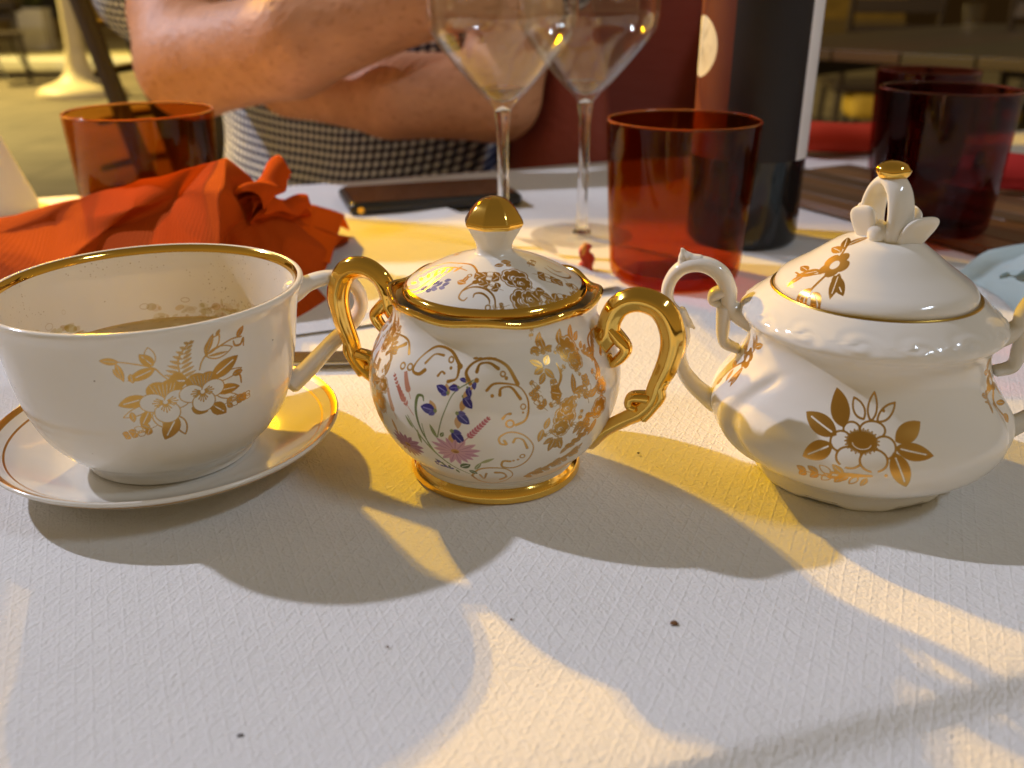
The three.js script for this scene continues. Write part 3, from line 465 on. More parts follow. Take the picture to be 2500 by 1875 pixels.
  spray(Q, ...Q.px(-20.5, 10.2), 17, .9); spray(Q, ...Q.px(22, -10), 13, 2.6); spray(Q, ...Q.px(4, -23), 13, 1.2);
  const lid = part('lid', [revolve(dome, 140, { planar: 36 })], Q.material(), o);
  // upright ring, turned a quarter to the left, held by leaves
  const ring = [[-5.4, 88, 3.8, 4.8], [-7.4, 93, 2.8, 5], [-7.4, 99.5, 2.5, 5], [-4.8, 105.8, 2.4, 4.8], [0, 108.9, 2.6, 4.6], [4.8, 105.8, 2.4, 4.8], [7.4, 99.5, 2.5, 5], [7.4, 93, 2.8, 5], [5.4, 88, 3.8, 4.8]];
  const leafBlade = (a, tilt, w, hgt, x, y, z) => { const g = new THREE.SphereGeometry(1, 28, 20), p = g.attributes.position, k = t => Math.sign(t) * Math.pow(Math.abs(t), .72); for (let i = 0; i < p.count; i++) { const v = (k(p.getY(i)) + 1) / 2, cx = k(p.getX(i)); p.setXYZ(i, cx * w / 2 * (.66 + .34 * v) * MM, (v + .10 * v * cx) * hgt * MM, (p.getZ(i) * 2.1 + 2.6 * v * v - .9 * (1 - cx * cx)) * MM); } g.computeVertexNormals(); return g.rotateX(tilt).rotateY(a).translate(x * MM, y * MM, z * MM); };
  const fin = part('finial', [sweep(ring, { n: 18 }).rotateY(-1.3), leafBlade(.45, .16, 16, 14.5, 4.6, 85.6, 6.5).translate(0, -.0867, 0).rotateZ(-.22).translate(.001, .0872, 0), leafBlade(1.7, .38, 11.5, 13, 6, 87, -3), leafBlade(-1.05, .22, 12, 14.5, -5.8, 87.2, 1), leafBlade(-2.7, .3, 9, 12, -1, 87.6, -7), ball(.0036, -.0038, .0920, .0052, 1, 1.25, 1), ball(.0044, -.001, .0885, .001, 1.5, 1, 1.5)], porcelain, lid);
  part('gilt_tip', [(() => { const g = new THREE.IcosahedronGeometry(.0056, 2).toNonIndexed(), p = g.attributes.position; for (let i = 0; i < p.count; i++) { const v = new V3().fromBufferAttribute(p, i), n = 1 + .16 * (noise3(v.x * 420 + 4, v.y * 420, v.z * 420) - .5); p.setXYZ(i, v.x * n * 1.08, v.y * n * .62, v.z * n * .95); } g.deleteAttribute('normal'); const m = mergeVertices(g, 1e-6); m.computeVertexNormals(); return m.toNonIndexed(); })().translate(0, .1119, 0)], gilt, lid);
}

// ---------------------------------------------------------------- glasses
function tumbler(name, label, tint, pos, group) {
  const o = thing(name, label, 'glass', pos, 0, group), thin = (c, r = .03) => mat(c, r, { transmission: 1, thickness: 0, ior: 1.5, specularIntensity: .4 });
  const wall = thin(tint), solid = mat(tint.map(c => c * c), .03, { transmission: 1, thickness: .01, ior: 1.5 });
  part('wall', [revolve(profile([[38.6, 2.2], [39.6, 5], [41, 20], [43, 50], [45.4, 94.2]]), 96), revolve(profile([[43.6, 94.2], [41.4, 50], [39.2, 20], [37.8, 9], [34, 7.2], [0, 6.8]]), 96)], wall, o);
  part('rim', [revolve(profile([[45.4, 94.1], [45.2, 95.2], [44.5, 95.6], [43.8, 95.2], [43.6, 94.1]]), 96)], solid, o);
  part('base', [revolve(profile([[38.6, 2.3], [36.4, .6], [34, .2], [30, 1], [0, 1.2]]), 80)], wall, o);
  return o;
}
const RED = [.75, .41, .17], AMBER = [.84, .57, .25], MAUVE = [.60, .30, .30];
tumbler('tumbler', 'orange red glass tumbler standing in front of the wine bottle', RED, [.1013, .0006, -.5613]);
tumbler('tumbler', 'amber glass tumbler partly hidden by the orange napkin', AMBER, [-.2342, .0006, -.6008]);
tumbler('tumbler', 'dark red tumbler behind the white ring finial, nearer of two', MAUVE, [.2959, .009, -.652]);
tumbler('tumbler', 'farther dark red tumbler, mostly hidden behind the nearer one', MAUVE, [.3828, .0006, -.8942]);
const clear = mat([.985, .985, .98], .035, { transmission: 1, thickness: 0, ior: 1.5 }), solidGlass = mat([.97, .975, .97], .01, { transmission: 1, thickness: .008, ior: 1.5 });
function wineGlass(label, pos) {
  const o = thing('wine_glass', label, 'wine glass', pos, 0);
  const out = profile([[3.8, 86], [5.4, 93], [9.5, 99], [17, 106], [31, 121.5], [41.6, 134.5], [46, 142], [47, 147], [47.4, 153], [45, 180], [40, 214]]), inn = profile([[39, 214], [44, 180], [46.4, 153], [46, 147], [45, 142.6], [40.6, 135.4], [30, 122.5], [16, 107.4], [8, 100.5], [0, 98]]);
  part('bowl', [revolve(out, 96), revolve(inn, 96)], clear, o);
  part('wine_drops', [revolve(profile([[0, 98.2], [7.6, 100.7], [14.2, 107.6], [13.6, 107.8], [0, 107.4]]), 48)], mat([.10, .035, .025], .05), o);
  part('stem', [revolve(profile([[0, 2], [7, 2.4], [5, 6], [3.9, 14], [3.5, 40], [3.6, 68], [4.2, 84], [5.4, 92.8], [5, 94], [0, 96]]), 40)], solidGlass, o);
  part('foot', [revolve(profile([[0, 2.6], [10, 2.4], [26, 1.3], [36.4, .9], [37, .5], [36.4, .2], [0, .2]]), 72)], clear, o);
  return o;
}
wineGlass('clear wine glass nearest the sugar bowl, with a few drops of red wine', [-.006, .0004, -.618]);
wineGlass('clear wine glass farther right, beside the orange red tumbler', [.0505, .0004, -.661]);

// ---------------------------------------------------------------- wine bottle
{
  const o = thing('wine_bottle', 'dark wine bottle with a wraparound label behind the orange red tumbler', 'bottle', [.1645, 0, -.655]);
  part('glass', [revolve(profile([[0, 4], [28, 3], [35, .4], [38, 3], [38.6, 8], [38.6, 8], [38.6, 188], [38.6, 188], [37, 202], [28, 218], [17, 232], [14.6, 250], [14.2, 292], [15.4, 293], [15.4, 301], [14, 303], [0, 303]]), 72)], mat([.012, .012, .012], .07), o);
  const W = 1024, H = 512, c = document.createElement('canvas'); c.width = W; c.height = H; const x = c.getContext('2d'), X = t => (t + 125) / 250 * W;
  x.fillStyle = '#17131a'; x.fillRect(0, 0, W, H); x.fillStyle = '#64260f'; x.fillRect(0, 0, X(-38), H); x.fillStyle = '#eeeef2'; x.fillRect(X(39), 0, W, H);
  x.fillStyle = '#e6dfc0'; x.beginPath(); x.ellipse(X(-85), H * .335, 29 / 250 * W, H * .183, 0, 0, 7); x.fill();
  for (let i = 0; i < 60; i++) { x.fillStyle = `rgba(120,110,80,${rr(.04, .14)})`; x.beginPath(); x.ellipse(X(-85 + rr(-24, 24)), H * (.335 + rr(-.12, .12)), rr(4, 26), rr(3, 14), rr(0, 3), 0, 7); x.fill(); }
  const t = new THREE.CanvasTexture(c); t.colorSpace = THREE.SRGBColorSpace;
  part('label', grid(80, 2, (u, v) => { const th = (u * 250 - 125) * D2R; return [.0389 * Math.sin(th), lerp(.0605, .166, v), .0389 * Math.cos(th)]; }), mat([1, 1, 1], .5, { map: t }), o);
}

{ // unlit table lamp; conical foot shows, unseen top added to block the lantern light
  const o = thing('white_table_lamp', 'unlit white table lamp with a conical foot and an added unseen top blocking light, cut off by the left border', 'lamp', [-.430, 0, -.742]), white = mat([.78, .74, .62], .45);
  part('foot', [revolve(profile([[0, 1], [41, 0], [43.5, 2], [43, 6], [33, 36], [22, 70], [12, 100], [8, 116], [7, 124]]), 64)], white, o);
  part('stem', [revolve(profile([[7, 123], [6.4, 150], [6, 232]]), 32)], white, o);
  part('head', [revolve(profile([[0, 228], [44, 232], [50, 240], [50, 240], [46, 318], [42, 330], [0, 334]]), 40)], white, o);  // added out of view to keep warm light off the near left cloth
}

// ---------------------------------------------------------------- paper napkins
const tissue = c => mat(c, .9, { bumpMap: dataTex(256, 256, (u, v) => .5 + .4 * Math.sin((u * 60 + .6 * vnoise(u * 8, v * 8, 8)) * 6.283) * (.4 + .6 * vnoise(u * 20, v * 5, 20)) + .1 * vnoise(u * 60, v * 60, 60), false), bumpScale: .0004, specularIntensity: .15 });
// crumpled sheet through rows of points [x, y, z] (metres), creased at the rows and columns, with finer crumples between
const facet = (x, y) => { const i = Math.floor(x), j = Math.floor(y), f = x - i, g = y - j, h = (a, b) => hash(i + a, j + b, 5); return f + g < 1 ? h(0, 0) + f * (h(1, 0) - h(0, 0)) + g * (h(0, 1) - h(0, 0)) : h(1, 1) + (1 - f) * (h(0, 1) - h(1, 1)) + (1 - g) * (h(1, 0) - h(1, 1)); };
function crumpled(rows, amp, cells = 8) {
  const R = rows.length - 1, C = rows[0].length - 1;
  const at = (u, v) => { const a = u * C, b = v * R, i = Math.min(C - 1, Math.floor(a)), j = Math.min(R - 1, Math.floor(b)), f = a - i, g = b - j, S = t => lerp(t, t * t * (3 - 2 * t), .5); const p = [0, 1, 2].map(k => lerp(lerp(rows[j][i][k], rows[j][i + 1][k], S(f)), lerp(rows[j + 1][i][k], rows[j + 1][i + 1][k], S(f)), S(g))); return p; };
  return grid(C * cells, R * cells, (u, v) => {
    const p = at(u, v), e = .75 * facet(u * C * .9 + v * R * .5, v * R * .9 - u * C * .35) + .35 * facet(u * C * 2.1 + 9, v * R * 1.9 + u * C * .7), e2 = facet(u * C * 1.3 + v * 4, v * R * 1.2 + 31) - .3;
    const k = Math.min(1, p[1] / .012);
    return [p[0] + amp * (e2 - .2) * k, Math.max(.0008, p[1] + amp * (e - .4) * k), p[2] + amp * (e - .3) * k, u * .28 * C, v * .28 * R];
  });
}
{
  const o = thing('paper_napkin', 'crumpled orange paper napkin lying behind the tea cup', 'napkin', [0, 0, 0]);
  const xs = [-.40, -.345, -.30, -.262, -.225, -.192, -.168, -.150, -.135, -.115]; // ridge, left to right
  const top = [.028, .036, .041, .050, .060, .068, .073, .058, .036, .014], rz = [-.545, -.55, -.553, -.556, -.56, -.56, -.555, -.553, -.56, -.60];
  const row = f => xs.map((x, i) => f(x, top[i], rz[i], i)), o_ = [];
  const A = [0, .9, -.7, 1, -1, .8, .9, -1, .5, 0], B = [0, -.8, 1, -1, .7, 1, -1, .9, -.4, 0], Cc = [0, .6, -.5, -.9, 1, -.8, 1, -.6, .3, 0];
  part('sheet', [crumpled([
    row((x, h, z, i) => [x + .012, .001, z + .098]),
    row((x, h, z, i) => [x + .012 * A[i], h * (.34 + .06 * A[i]), z + .078 + .016 * A[i]]),
    row((x, h, z, i) => [x - .010 * B[i], h * (.58 + .10 * B[i]), z + .054 - .022 * B[i]]),
    row((x, h, z, i) => [x + .010 * Cc[i], h * (.80 + .06 * Cc[i]), z + .026 + .018 * Cc[i]]),
    row((x, h, z, i) => [x, h, z]),
    row((x, h, z, i) => [x + .006, h * .72, z - .022]),
    row((x, h, z, i) => [x, .001, z - .036])], .0068, 10)], tissue([.43, .060, .004]), o);
  // rolled folds at the right end
  const curl = (cx, cy, cz, r0, len, turns, yaw, pitch) => { const g = grid(46, 16, (u, v) => { const a = u * turns * 6.283, r = r0 * (1 - .62 * u) * (1 + .16 * Math.sin(v * 5 + u * 4)); return [(v - .5) * len + .004 * Math.sin(a * 2 + v * 4), r * Math.sin(a) + .002 * Math.sin(v * 9), r * Math.cos(a), u * 1.2, v * .8]; }); return g.rotateZ(pitch).rotateY(yaw).translate(cx, cy, cz); };
  part('rolled_fold', [curl(-.148, .056, -.552, .011, .05, 1.15, 1.35, .25), curl(-.141, .043, -.553, .010, .055, 1.1, 1.2, -.15)], tissue([.50, .062, .003]), o);
  part('corner', [crumpled([[[-.17, .03, -.53], [-.15, .03, -.53], [-.125, .018, -.545], [-.112, .011, -.55]], [[-.175, .045, -.56], [-.15, .046, -.575], [-.128, .036, -.60], [-.117, .020, -.64]], [[-.17, .03, -.6], [-.15, .03, -.61], [-.13, .02, -.63], [-.118, .004, -.66]]], .003, 12)], tissue([.62, .09, .003]), o);
}
function rolled(label, pos, yaw, len, c) {
  const o = thing('rolled_napkin', label, 'napkin', pos, yaw);
  part('sheet', [grid(50, 14, (u, v) => { const a = u * 2.3 * 6.283, r = .020 * (1 - .4 * u) * (1 + .1 * Math.sin(v * 6 + a)); return [(v - .5) * len, .0185 + r * Math.sin(a) * .85, r * Math.cos(a) * 1.25, u * 2, v]; })], tissue(c), o);
}
rolled('rolled red paper napkin behind the wine bottle on its right', [.362, .0, -1.005], .12, .12, [.50, .045, .02]);
rolled('rolled dark red paper napkin at the right border beside the tumbler', [.47, .0, -.80], -.15, .13, [.42, .03, .025]);
{ // pale teal folded cloth, right
  const f = (u, v) => .012 + .02 * Math.sin(Math.PI * clamp(u * 1.1)) * Math.sin(Math.PI * v) + .005 * Math.sin(v * 14 + u * 3);
  const o = thing('folded_cloth', 'pale teal folded cloth at the right border behind the lidded bowl', 'cloth', [.305, 0, -.515]);
  part('sheet', [grid(40, 30, (u, v) => [u * .14 - .03 + .01 * Math.sin(v * 3.1), f(u, v) * sstep(0, .12, u) * sstep(0, .12, v) * sstep(0, .1, 1 - v) + .0006, .045 - v * .10, u, v]), grid(40, 30, (u, v) => [u * .13 - .015, .008 + .8 * f(u, v) * sstep(0, .2, v) * sstep(0, .2, 1 - v), .052 - v * .07, u, v])], mat([.42, .53, .53], .9), o);
}

// ---------------------------------------------------------------- small things on the table
{
  const o = thing('mobile_phone', 'dark mobile phone lying flat behind the sugar bowl', 'phone', [-.069, .0060, -.770], .30);
  part('case', [box(.142, .0105, .072, 0, 0, 0, .005)], mat([.02, .02, .018], .3), o);
  part('screen', [box(.134, .001, .066, 0, .0051, 0, .0004)], mat([.008, .008, .008], .06), o);
  part('camera_lens', [new THREE.CylinderGeometry(.0026, .0026, .0012, 20).rotateX(Math.PI / 2).translate(-.0625, .000, .0358)], mat(GOLD, .2, { metalness: 1 }), o);
}
{
  const o = thing('table_knife', 'steel table knife lying behind the cup and sugar bowl handles', 'knife', [-.115, .0035, -.413], .05);
  part('blade', [box(.12, .0022, .0145, .04, 0, 0, .001)], mat([.45, .44, .42], .2, { metalness: 1 }), o);
  part('handle', [sweep([[-90, 1, 5, 2.4], [-60, 1, 6, 3], [-30, 0, 5, 2.4], [-18, 0, 3, 1.6]], { n: 12 }).rotateX(Math.PI / 2)], mat([.5, .49, .46], .18, { metalness: 1 }), o);
}
{
  const o = thing('red_scrap', 'small upright red and orange paper scrap beside the orange red tumbler', 'scrap', [.0475, 0, -.575]);
  part('scrap', [sweep([[0, 0, 4.5, 3], [1, 6, 4.2, 3], [-1.2, 11, 3.8, 2.6], [1, 16, 2.6, 2]], { n: 9, prof: (p, t) => 1 + .25 * Math.sin(p * 3 + t * 9) })], mat([.55, .05, .02], .6), o);
  part('torn_edge', [sweep([[-2.5, 10, 2, 2.6], [-1.6, 14, 2.6, 2.4], [-.6, 17, 1.4, 1.4]], { n: 8 })], mat([.75, .33, .06], .6), o);
}
{ // slatted board under the dark red tumblers
  const o = thing('wooden_board', 'brown slatted wooden board under the nearer dark red tumbler', 'board', [.345, 0, -.715], -1.06);
  const tones = [[.10, .05, .02], [.16, .075, .026], [.075, .04, .018], [.13, .06, .022], [.09, .045, .02], [.15, .07, .028]];
  for (let i = 0; i < 6; i++) part('slat', [box(.36, .007, .0255, rr(-.004, .004), .0042 + rr(0, .0007), (i - 2.5) * .027, .0015)], mat(tones[i], .45, { bumpMap: dataTex(128, 32, (u, v) => fbm(u * 6 + i, v * 32)), bumpScale: .0004 }), o);
}
{ // table top spice of crumbs
  const brown = mat([.16, .07, .02], .8), dark = mat([.04, .025, .02], .8);
  const crumb = (label, x, z, r, m, sx = 1.3) => { const g = new THREE.IcosahedronGeometry(r, 1); const p = g.attributes.position; for (let i = 0; i < p.count; i++) { const k = .8 + .5 * hash(Math.round(p.getX(i) * 1e6), Math.round(p.getY(i) * 1e6), 3); p.setXYZ(i, p.getX(i) * k * sx, p.getY(i) * k * .6, p.getZ(i) * k); } g.computeVertexNormals(); const o = part('crumb', g, m); o.position.set(x, r * .45 + .0006, z); tag(o, label, 'crumb'); };
  crumb('brown crumb in the cloth’s middle, in front of the lidded bowl', .0465, -.2165, .0009, brown);
  crumb('tiny dark crumb near the bottom edge, left of the middle', -.0665, -.1735, .00042, dark, 1.9);
  crumb('tiny ochre crumb in front of the sugar bowl shadow', -.0002, -.2185, .00032, brown);
  crumb('tiny brown crumb farther left in front of the cup shadow', -.0345, -.2065, .00034, brown);
  crumb('tiny dark crumb right of the gold sugar bowl’s foot', .0495, -.3215, .0004, dark);
}

// ---------------------------------------------------------------- the person with folded arms
// smooth union of tapered capsules, meshed on a grid of its own
function flesh(bones, lo, hi, res, blend, extra) {
  const size = Math.max(hi[0] - lo[0], hi[1] - lo[1], hi[2] - lo[2]) / 2, cen = [0, 1, 2].map(i => (lo[i] + hi[i]) / 2), mc = new MarchingCubes(res, new THREE.MeshBasicMaterial(), false, false, 400000);
  mc.isolation = 0; const h = res / 2;
  for (let k = 0; k < res; k++) for (let j = 0; j < res; j++) for (let i = 0; i < res; i++) {
    const p = [(i - h) / h * size + cen[0], (j - h) / h * size + cen[1], (k - h) / h * size + cen[2]]; let s = 0, m = 1e9;
    for (const [a, b, ra, rb, sx = 1, sz = 1] of bones) {
      let dx = b[0] - a[0], dy = b[1] - a[1], dz = b[2] - a[2]; const t = clamp(((p[0] - a[0]) * dx + (p[1] - a[1]) * dy + (p[2] - a[2]) * dz) / (dx * dx + dy * dy + dz * dz || 1));
      const ex = (p[0] - a[0] - dx * t) / sx, ey = p[1] - a[1] - dy * t, ez = (p[2] - a[2] - dz * t) / sz, d = Math.hypot(ex, ey, ez) - lerp(ra, rb, t);
      s += Math.exp(-d / blend); m = Math.min(m, d);
    }
    let d = m > .2 ? m : -blend * Math.log(s); if (extra) d = extra(d, p);
    mc.field[(k * res + j) * res + i] = -d;
  }
  mc.update();
  const n = mc.count ?? mc.geometry.drawRange.count, P = new Float32Array(n * 3), N = new Float32Array(n * 3), U = new Float32Array(n * 2);
  for (let i = 0; i < n; i++) {
    for (let q = 0; q < 3; q++) P[i * 3 + q] = mc.positionArray[i * 3 + q] * size + cen[q];
    U[i * 2] = P[i * 3] + P[i * 3 + 2] * .6; U[i * 2 + 1] = P[i * 3 + 1] + P[i * 3 + 2] * .3;
  }
  const g = new THREE.BufferGeometry(); g.setAttribute('position', new THREE.BufferAttribute(P, 3)); g.setAttribute('uv', new THREE.BufferAttribute(U, 2));
  const w = mergeVertices(g, 1e-5); w.computeVertexNormals(); return w;
}
{
  const o = thing('person', 'person in a checked shirt sitting behind the table with bare arms folded', 'person', [0, 0, 0]);
  const arms = [
    [[-.385, .29, -1.10], [-.345, .185, -1.02], .052, .051], [[-.345, .185, -1.02], [-.312, .096, -.945], .050, .048],        // their right upper arm to the elbow
    [[-.312, .096, -.945], [-.200, .118, -.885], .049, .045], [[-.200, .118, -.885], [-.085, .150, -.905], .045, .030], [[-.085, .150, -.905], [-.040, .156, -.95], .029, .028],
    [[-.040, .156, -.95], [-.028, .142, -1.0], .026, .018],
    [[.04, .29, -1.12], [.010, .16, -1.06], .050, .047], [[.010, .16, -1.06], [-.016, .062, -.985], .047, .043],               // their left arm, lower
    [[-.016, .062, -.985], [-.120, .066, -.955], .044, .040], [[-.120, .066, -.955], [-.225, .074, -.985], .039, .031], [[-.225, .074, -.985], [-.285, .095, -1.02], .030, .024],
  ];
  const headAt = [[[-.17, .38, -1.14], [-.17, .50, -1.12], .055, .052], [[-.17, .56, -1.10], [-.17, .66, -1.11], .072, .088, .92, 1.08], [[-.17, .585, -1.02], [-.17, .56, -1.015], .014, .017], [[-.17, .53, -1.045], [-.17, .535, -1.04], .03, .03], [[-.25, .60, -1.11], [-.25, .63, -1.12], .012, .014], [[-.09, .60, -1.11], [-.09, .63, -1.12], .012, .014]];
  const chest = [[[-.17, .28, -1.17], [-.17, .10, -1.16], .12, .125, 1.25, .8]];
  const skin = mat([1, 1, 1], .58, { map: dataTex(256, 256, (u, v) => { const n = fbm(u * 12, v * 12, 12) - .5, f = Math.pow(vnoise(u * 60, v * 60, 60), 8) * .12; return [.79 + .10 * n - f, .565 + .09 * n - f, .405 + .08 * n - f]; }, true, 5, 5), bumpMap: dataTex(256, 256, (u, v) => fbm(u * 64, v * 64, 64), false, 5, 5), bumpScale: .0008, sheen: .2 });
  const hand = []; // fingers of the tucked hand, curled over the other arm
  for (let i = 0; i < 4; i++) hand.push(sweep([[0, 0, 8, 8], [18, 3 - i, 8, 8], [34, -4, 7.5, 7.5], [46, -14, 6.5, 6.5]], { n: 10 }).rotateZ(-.5).rotateY(1.2).translate(-.038 + i * .003, .165 - i * .017, -.985 + i * .002));
  part('body', [flesh([...arms, ...headAt, ...chest], [-.55, -.05, -1.4], [.2, .8, -.75], 112, .0045), ...hand], skin, o);
  // shirt: torso and two short sleeves, loosely creased
  const wr = (d, p) => d - .006 * (noise3(p[0] * 22 + 3, p[1] * 9, p[2] * 16) - .5) - .010 * (noise3(p[0] * 9, p[1] * 16 + 5, p[2] * 9) - .5);
  const torso = [[[-.17, .31, -1.165], [-.17, .12, -1.16], .135, .14, 1.22, .82], [[-.17, .12, -1.16], [-.168, -.12, -1.125], .14, .152, 1.12, .9], [[-.17, -.12, -1.125], [-.17, -.24, -1.14], .15, .15, 1.16, .9], [[-.30, .33, -1.15], [-.370, .29, -1.115], .073, .070], [[-.370, .29, -1.115], [-.352, .170, -1.02], .072, .068], [[-.04, .33, -1.15], [.045, .31, -1.13], .075, .074], [[.045, .31, -1.13], [.026, .19, -1.08], .070, .066]];
  const check = dataTex(256, 256, (u, v) => { const s = q => sstep(.40, .47, q) * (1 - sstep(.93, 1, q)), a = s((u * 8) % 1), b = s((v * 8) % 1), k = [1, .52, .52, .10][(a > .5) + 2 * (b > .5)] ?? 1; const e = lerp(lerp(1.12, .40, a), lerp(.40, .06, a), b); return [.12 + .76 * e, .14 + .78 * e, .25 + .72 * e]; }, true, 16, 16);
  part('shirt', flesh(torso, [-.55, -.42, -1.45], [.2, .46, -.85], 104, .02, wr), mat([1, 1, 1], .85, { map: check }), o);
  const denim = mat([.05, .065, .13], .85);
  part('trousers', flesh([[[-.17, -.26, -1.15], [-.17, -.3, -1.16], .15, .15, 1.15, .9], [[-.26, -.30, -1.12], [-.30, -.26, -.72], .09, .065], [[-.08, -.30, -1.12], [-.04, -.26, -.72], .09, .065], [[-.30, -.26, -.72], [-.30, -.68, -.78], .06, .045], [[-.04, -.26, -.72], [-.04, -.68, -.78], .06, .045]], [-.6, -.80, -1.45], [.3, -.1, -.55], 64, .02), denim, o);
  for (const x of [-.30, -.04]) part('shoe', [box(.09, .07, .25, x, -.705, -.73, .03)], mat([.03, .03, .03], .6), o);
  // hair and eyes above the frame
  part('hair', flesh([[[-.17, .67, -1.14], [-.17, .70, -1.12], .088, .075, 1, 1.05], [[-.17, .60, -1.17], [-.17, .66, -1.16], .07, .08]], [-.32, .5, -1.3], [-.02, .82, -1.0], 40, .02), mat([.05, .03, .02], .8), o);
  for (const x of [-.20, -.14]) part('eye', ball(.011, x, .605, -1.032), mat([.6, .58, .55], .2), o);
  part('mouth', ball(.02, -.17, .545, -1.018, 1.1, .22, .4), mat([.42, .16, .13], .5), o);
}
{ // chair they sit on: dark woven, leaning back to the left
  const o = thing('woven_chair', 'dark brown woven chair with slanting back posts behind the person', 'chair', [-.20, GROUND, -1.2]), m = mat([.020, .012, .005], .45), w = mat([.05, .028, .008], .5);
  for (const [a, b] of [[[-.29, 0, .23], [-.27, .46, .22]], [[.27, 0, .23], [.27, .46, .22]], [[.27, 0, -.27], [.27, .46, -.25]]]) part('leg', bar(a, b, .019, .019), m, o);
  part('leg', bar([-.29, 0, -.27], [-.27, .46, -.25], .019), m, o);
  part('seat', box(.56, .04, .5, 0, .465, 0, .015), w, o);
  part('back_post', bar([-.165, .48, -.02], [-.345, 1.08, -.13], .028, .026), m, o);
  part('back_post', bar([-.225, .5, .0], [-.40, 1.08, -.09], .012, .012), w, o);
  part('back_post', bar([-.14, .48, -.12], [-.27, 1.08, -.2], .020, .018), m, o);
  part('back_post', bar([-.118, .48, -.05], [-.300, 1.08, -.16], .030, .028), m, o);
  part('back_post', bar([-.07, .48, -.10], [-.245, 1.08, -.2], .022, .02), w, o);
  part('back_post', bar([.27, .48, -.22], [.30, 1.08, -.30], .02, .02), m, o);
  for (let i = 0; i < 7; i++) part('woven_band', [sweep([[-350 + i * 6, 690 + i * 60, 5, 9, -60], [-310, 690 + i * 62, 6, 10, -150], [-150, 690 + i * 62, 6, 10, -265], [150, 690 + i * 62, 6, 10, -265], [290, 690 + i * 62, 6, 10, -240]], { n: 8, steps: 6 })], i % 2 ? w : m, o);
  part('armrest', [sweep([[-330, 660, 13, 20, -60], [-318, 668, 14, 22, 80], [-300, 655, 14, 20, 220], [-290, 470, 10, 12, 230]], { n: 10, steps: 6 })], m, o);
}
{ // red upholstered chair at the far side
  const o = thing('red_chair', 'red brown upholstered chair beyond the table behind the wine glasses', 'chair', [.155, GROUND, -1.42], .1);
  const cloth = mat([.26, .045, .022], .75, { bumpMap: dataTex(128, 128, (u, v) => fbm(u * 30, v * 30, 30), false, 3, 3), bumpScale: .001 });
  const pad = (w, h, d) => grid(40, 24, (u, v) => { const a = u * 6.2832, sx = Math.sign(Math.cos(a)) * Math.pow(Math.abs(Math.cos(a)), .55), sz = Math.sign(Math.sin(a)) * Math.pow(Math.abs(Math.sin(a)), .7), e = Math.pow(Math.sin(Math.PI * clamp(v, .004, .996)), .35), y = (v - .5) * h; return [w / 2 * sx * e * (1 + .10 * Math.sin(v * 3)), y, -d / 2 * sz * e - .06 * (2 * v - 1) + .012 * Math.sin(u * 19 + v * 7), u, v]; }, true);
  part('backrest', pad(.34, .56, .10).translate(0, .80, .16), cloth, o);
  part('side_wing', [pad(.10, .46, .34).rotateZ(-.10).translate(-.14, .70, .28)], cloth, o);
  part('side_wing', [pad(.10, .46, .34).rotateZ(.10).translate(.12, .70, .20)], cloth, o);
  part('seat', pad(.36, .13, .5).translate(0, .45, .34), cloth, o);
  for (const [x, z] of [[-.13, .12], [.13, .12], [-.13, .54], [.13, .54]]) part('leg', bar([x, 0, z], [x * .95, .42, z], .016, .02), mat([.04, .02, .01], .5), o);
}

// ---------------------------------------------------------------- the square behind
{
  const slab = dataTex(512, 512, (u, v) => { const gx = Math.abs(((u * 6) % 1) - .5), gy = Math.abs((((v * 8) + (Math.floor(u * 6) % 2) * .5) % 1) - .5), j = Math.max(sstep(.47, .49, gx), sstep(.47, .49, gy)), k = .62 + .16 * (fbm(u * 12, v * 12, 12) - .5) + .06 * (hash(Math.floor(u * 6), Math.floor(v * 8 + (Math.floor(u * 6) % 2) * .5)) - .5) - .2 * j; return [k, k * .94, k * .82]; }, true, 1, 1);
  const g = new THREE.PlaneGeometry(160, 160).rotateX(-Math.PI / 2).translate(0, GROUND, 0), uv = g.attributes.uv; for (let i = 0; i < uv.count; i++) uv.setXY(i, uv.getX(i) * 54, uv.getY(i) * 54);
  struct('paving', g, mat([.56, .53, .44], .75, { map: slab }));
  struct('kerb', [box(26, .12, .5, -11, GROUND + .06, -11.2, .02)], mat([.50, .48, .40], .8));
  struct('pavement', [box(26, .116, 3.4, -11, GROUND + .058, -13.16, .02)], mat([.52, .46, .24], .85));
}
{ // ochre house across the square
  const o = thing('ochre_house', 'ochre plastered house with dark openings across the square at left', 'house', [-10, GROUND, -15.2]);
  const plaster = mat([1, 1, 1], .9, { map: dataTex(256, 256, (u, v) => { const k = .68 + .2 * (fbm(u * 10, v * 10, 10) - .5); return [k, k * .83, k * .38]; }, true, 4, 2) }), darkW = mat([.02, .018, .015], .3), frame = mat([.10, .055, .02], .6);
  const spans = [[-14, -6.2], [-4.9, -2.1], [-.8, 1.9], [3.3, 5.4], [7, 16]];
  for (const [a, b] of spans) part('wall', box(b - a, 3, .4, (a + b) / 2, 1.5, -.2, .01), plaster, o);
  part('wall', box(30, 3.2, .4, 1, 4.6, -.2, .01), plaster, o);
  for (let i = 0; i < 4; i++) { const a = spans[i][1], b = spans[i + 1][0]; const d = part('doorway', box(b - a, 3, .08, (a + b) / 2, 1.5, -.32, .01), darkW, o); part('frame', [box(.1, 3, .12, a + .05, 1.5, -.2), box(.1, 3, .12, b - .05, 1.5, -.2), box(b - a - .2, .1, .12, (a + b) / 2, 2.9, -.2)], frame, d); }
  part('plinth', box(30, .4, .06, 1, .2, .03, .01), mat([.28, .2, .07], .9), o);
}
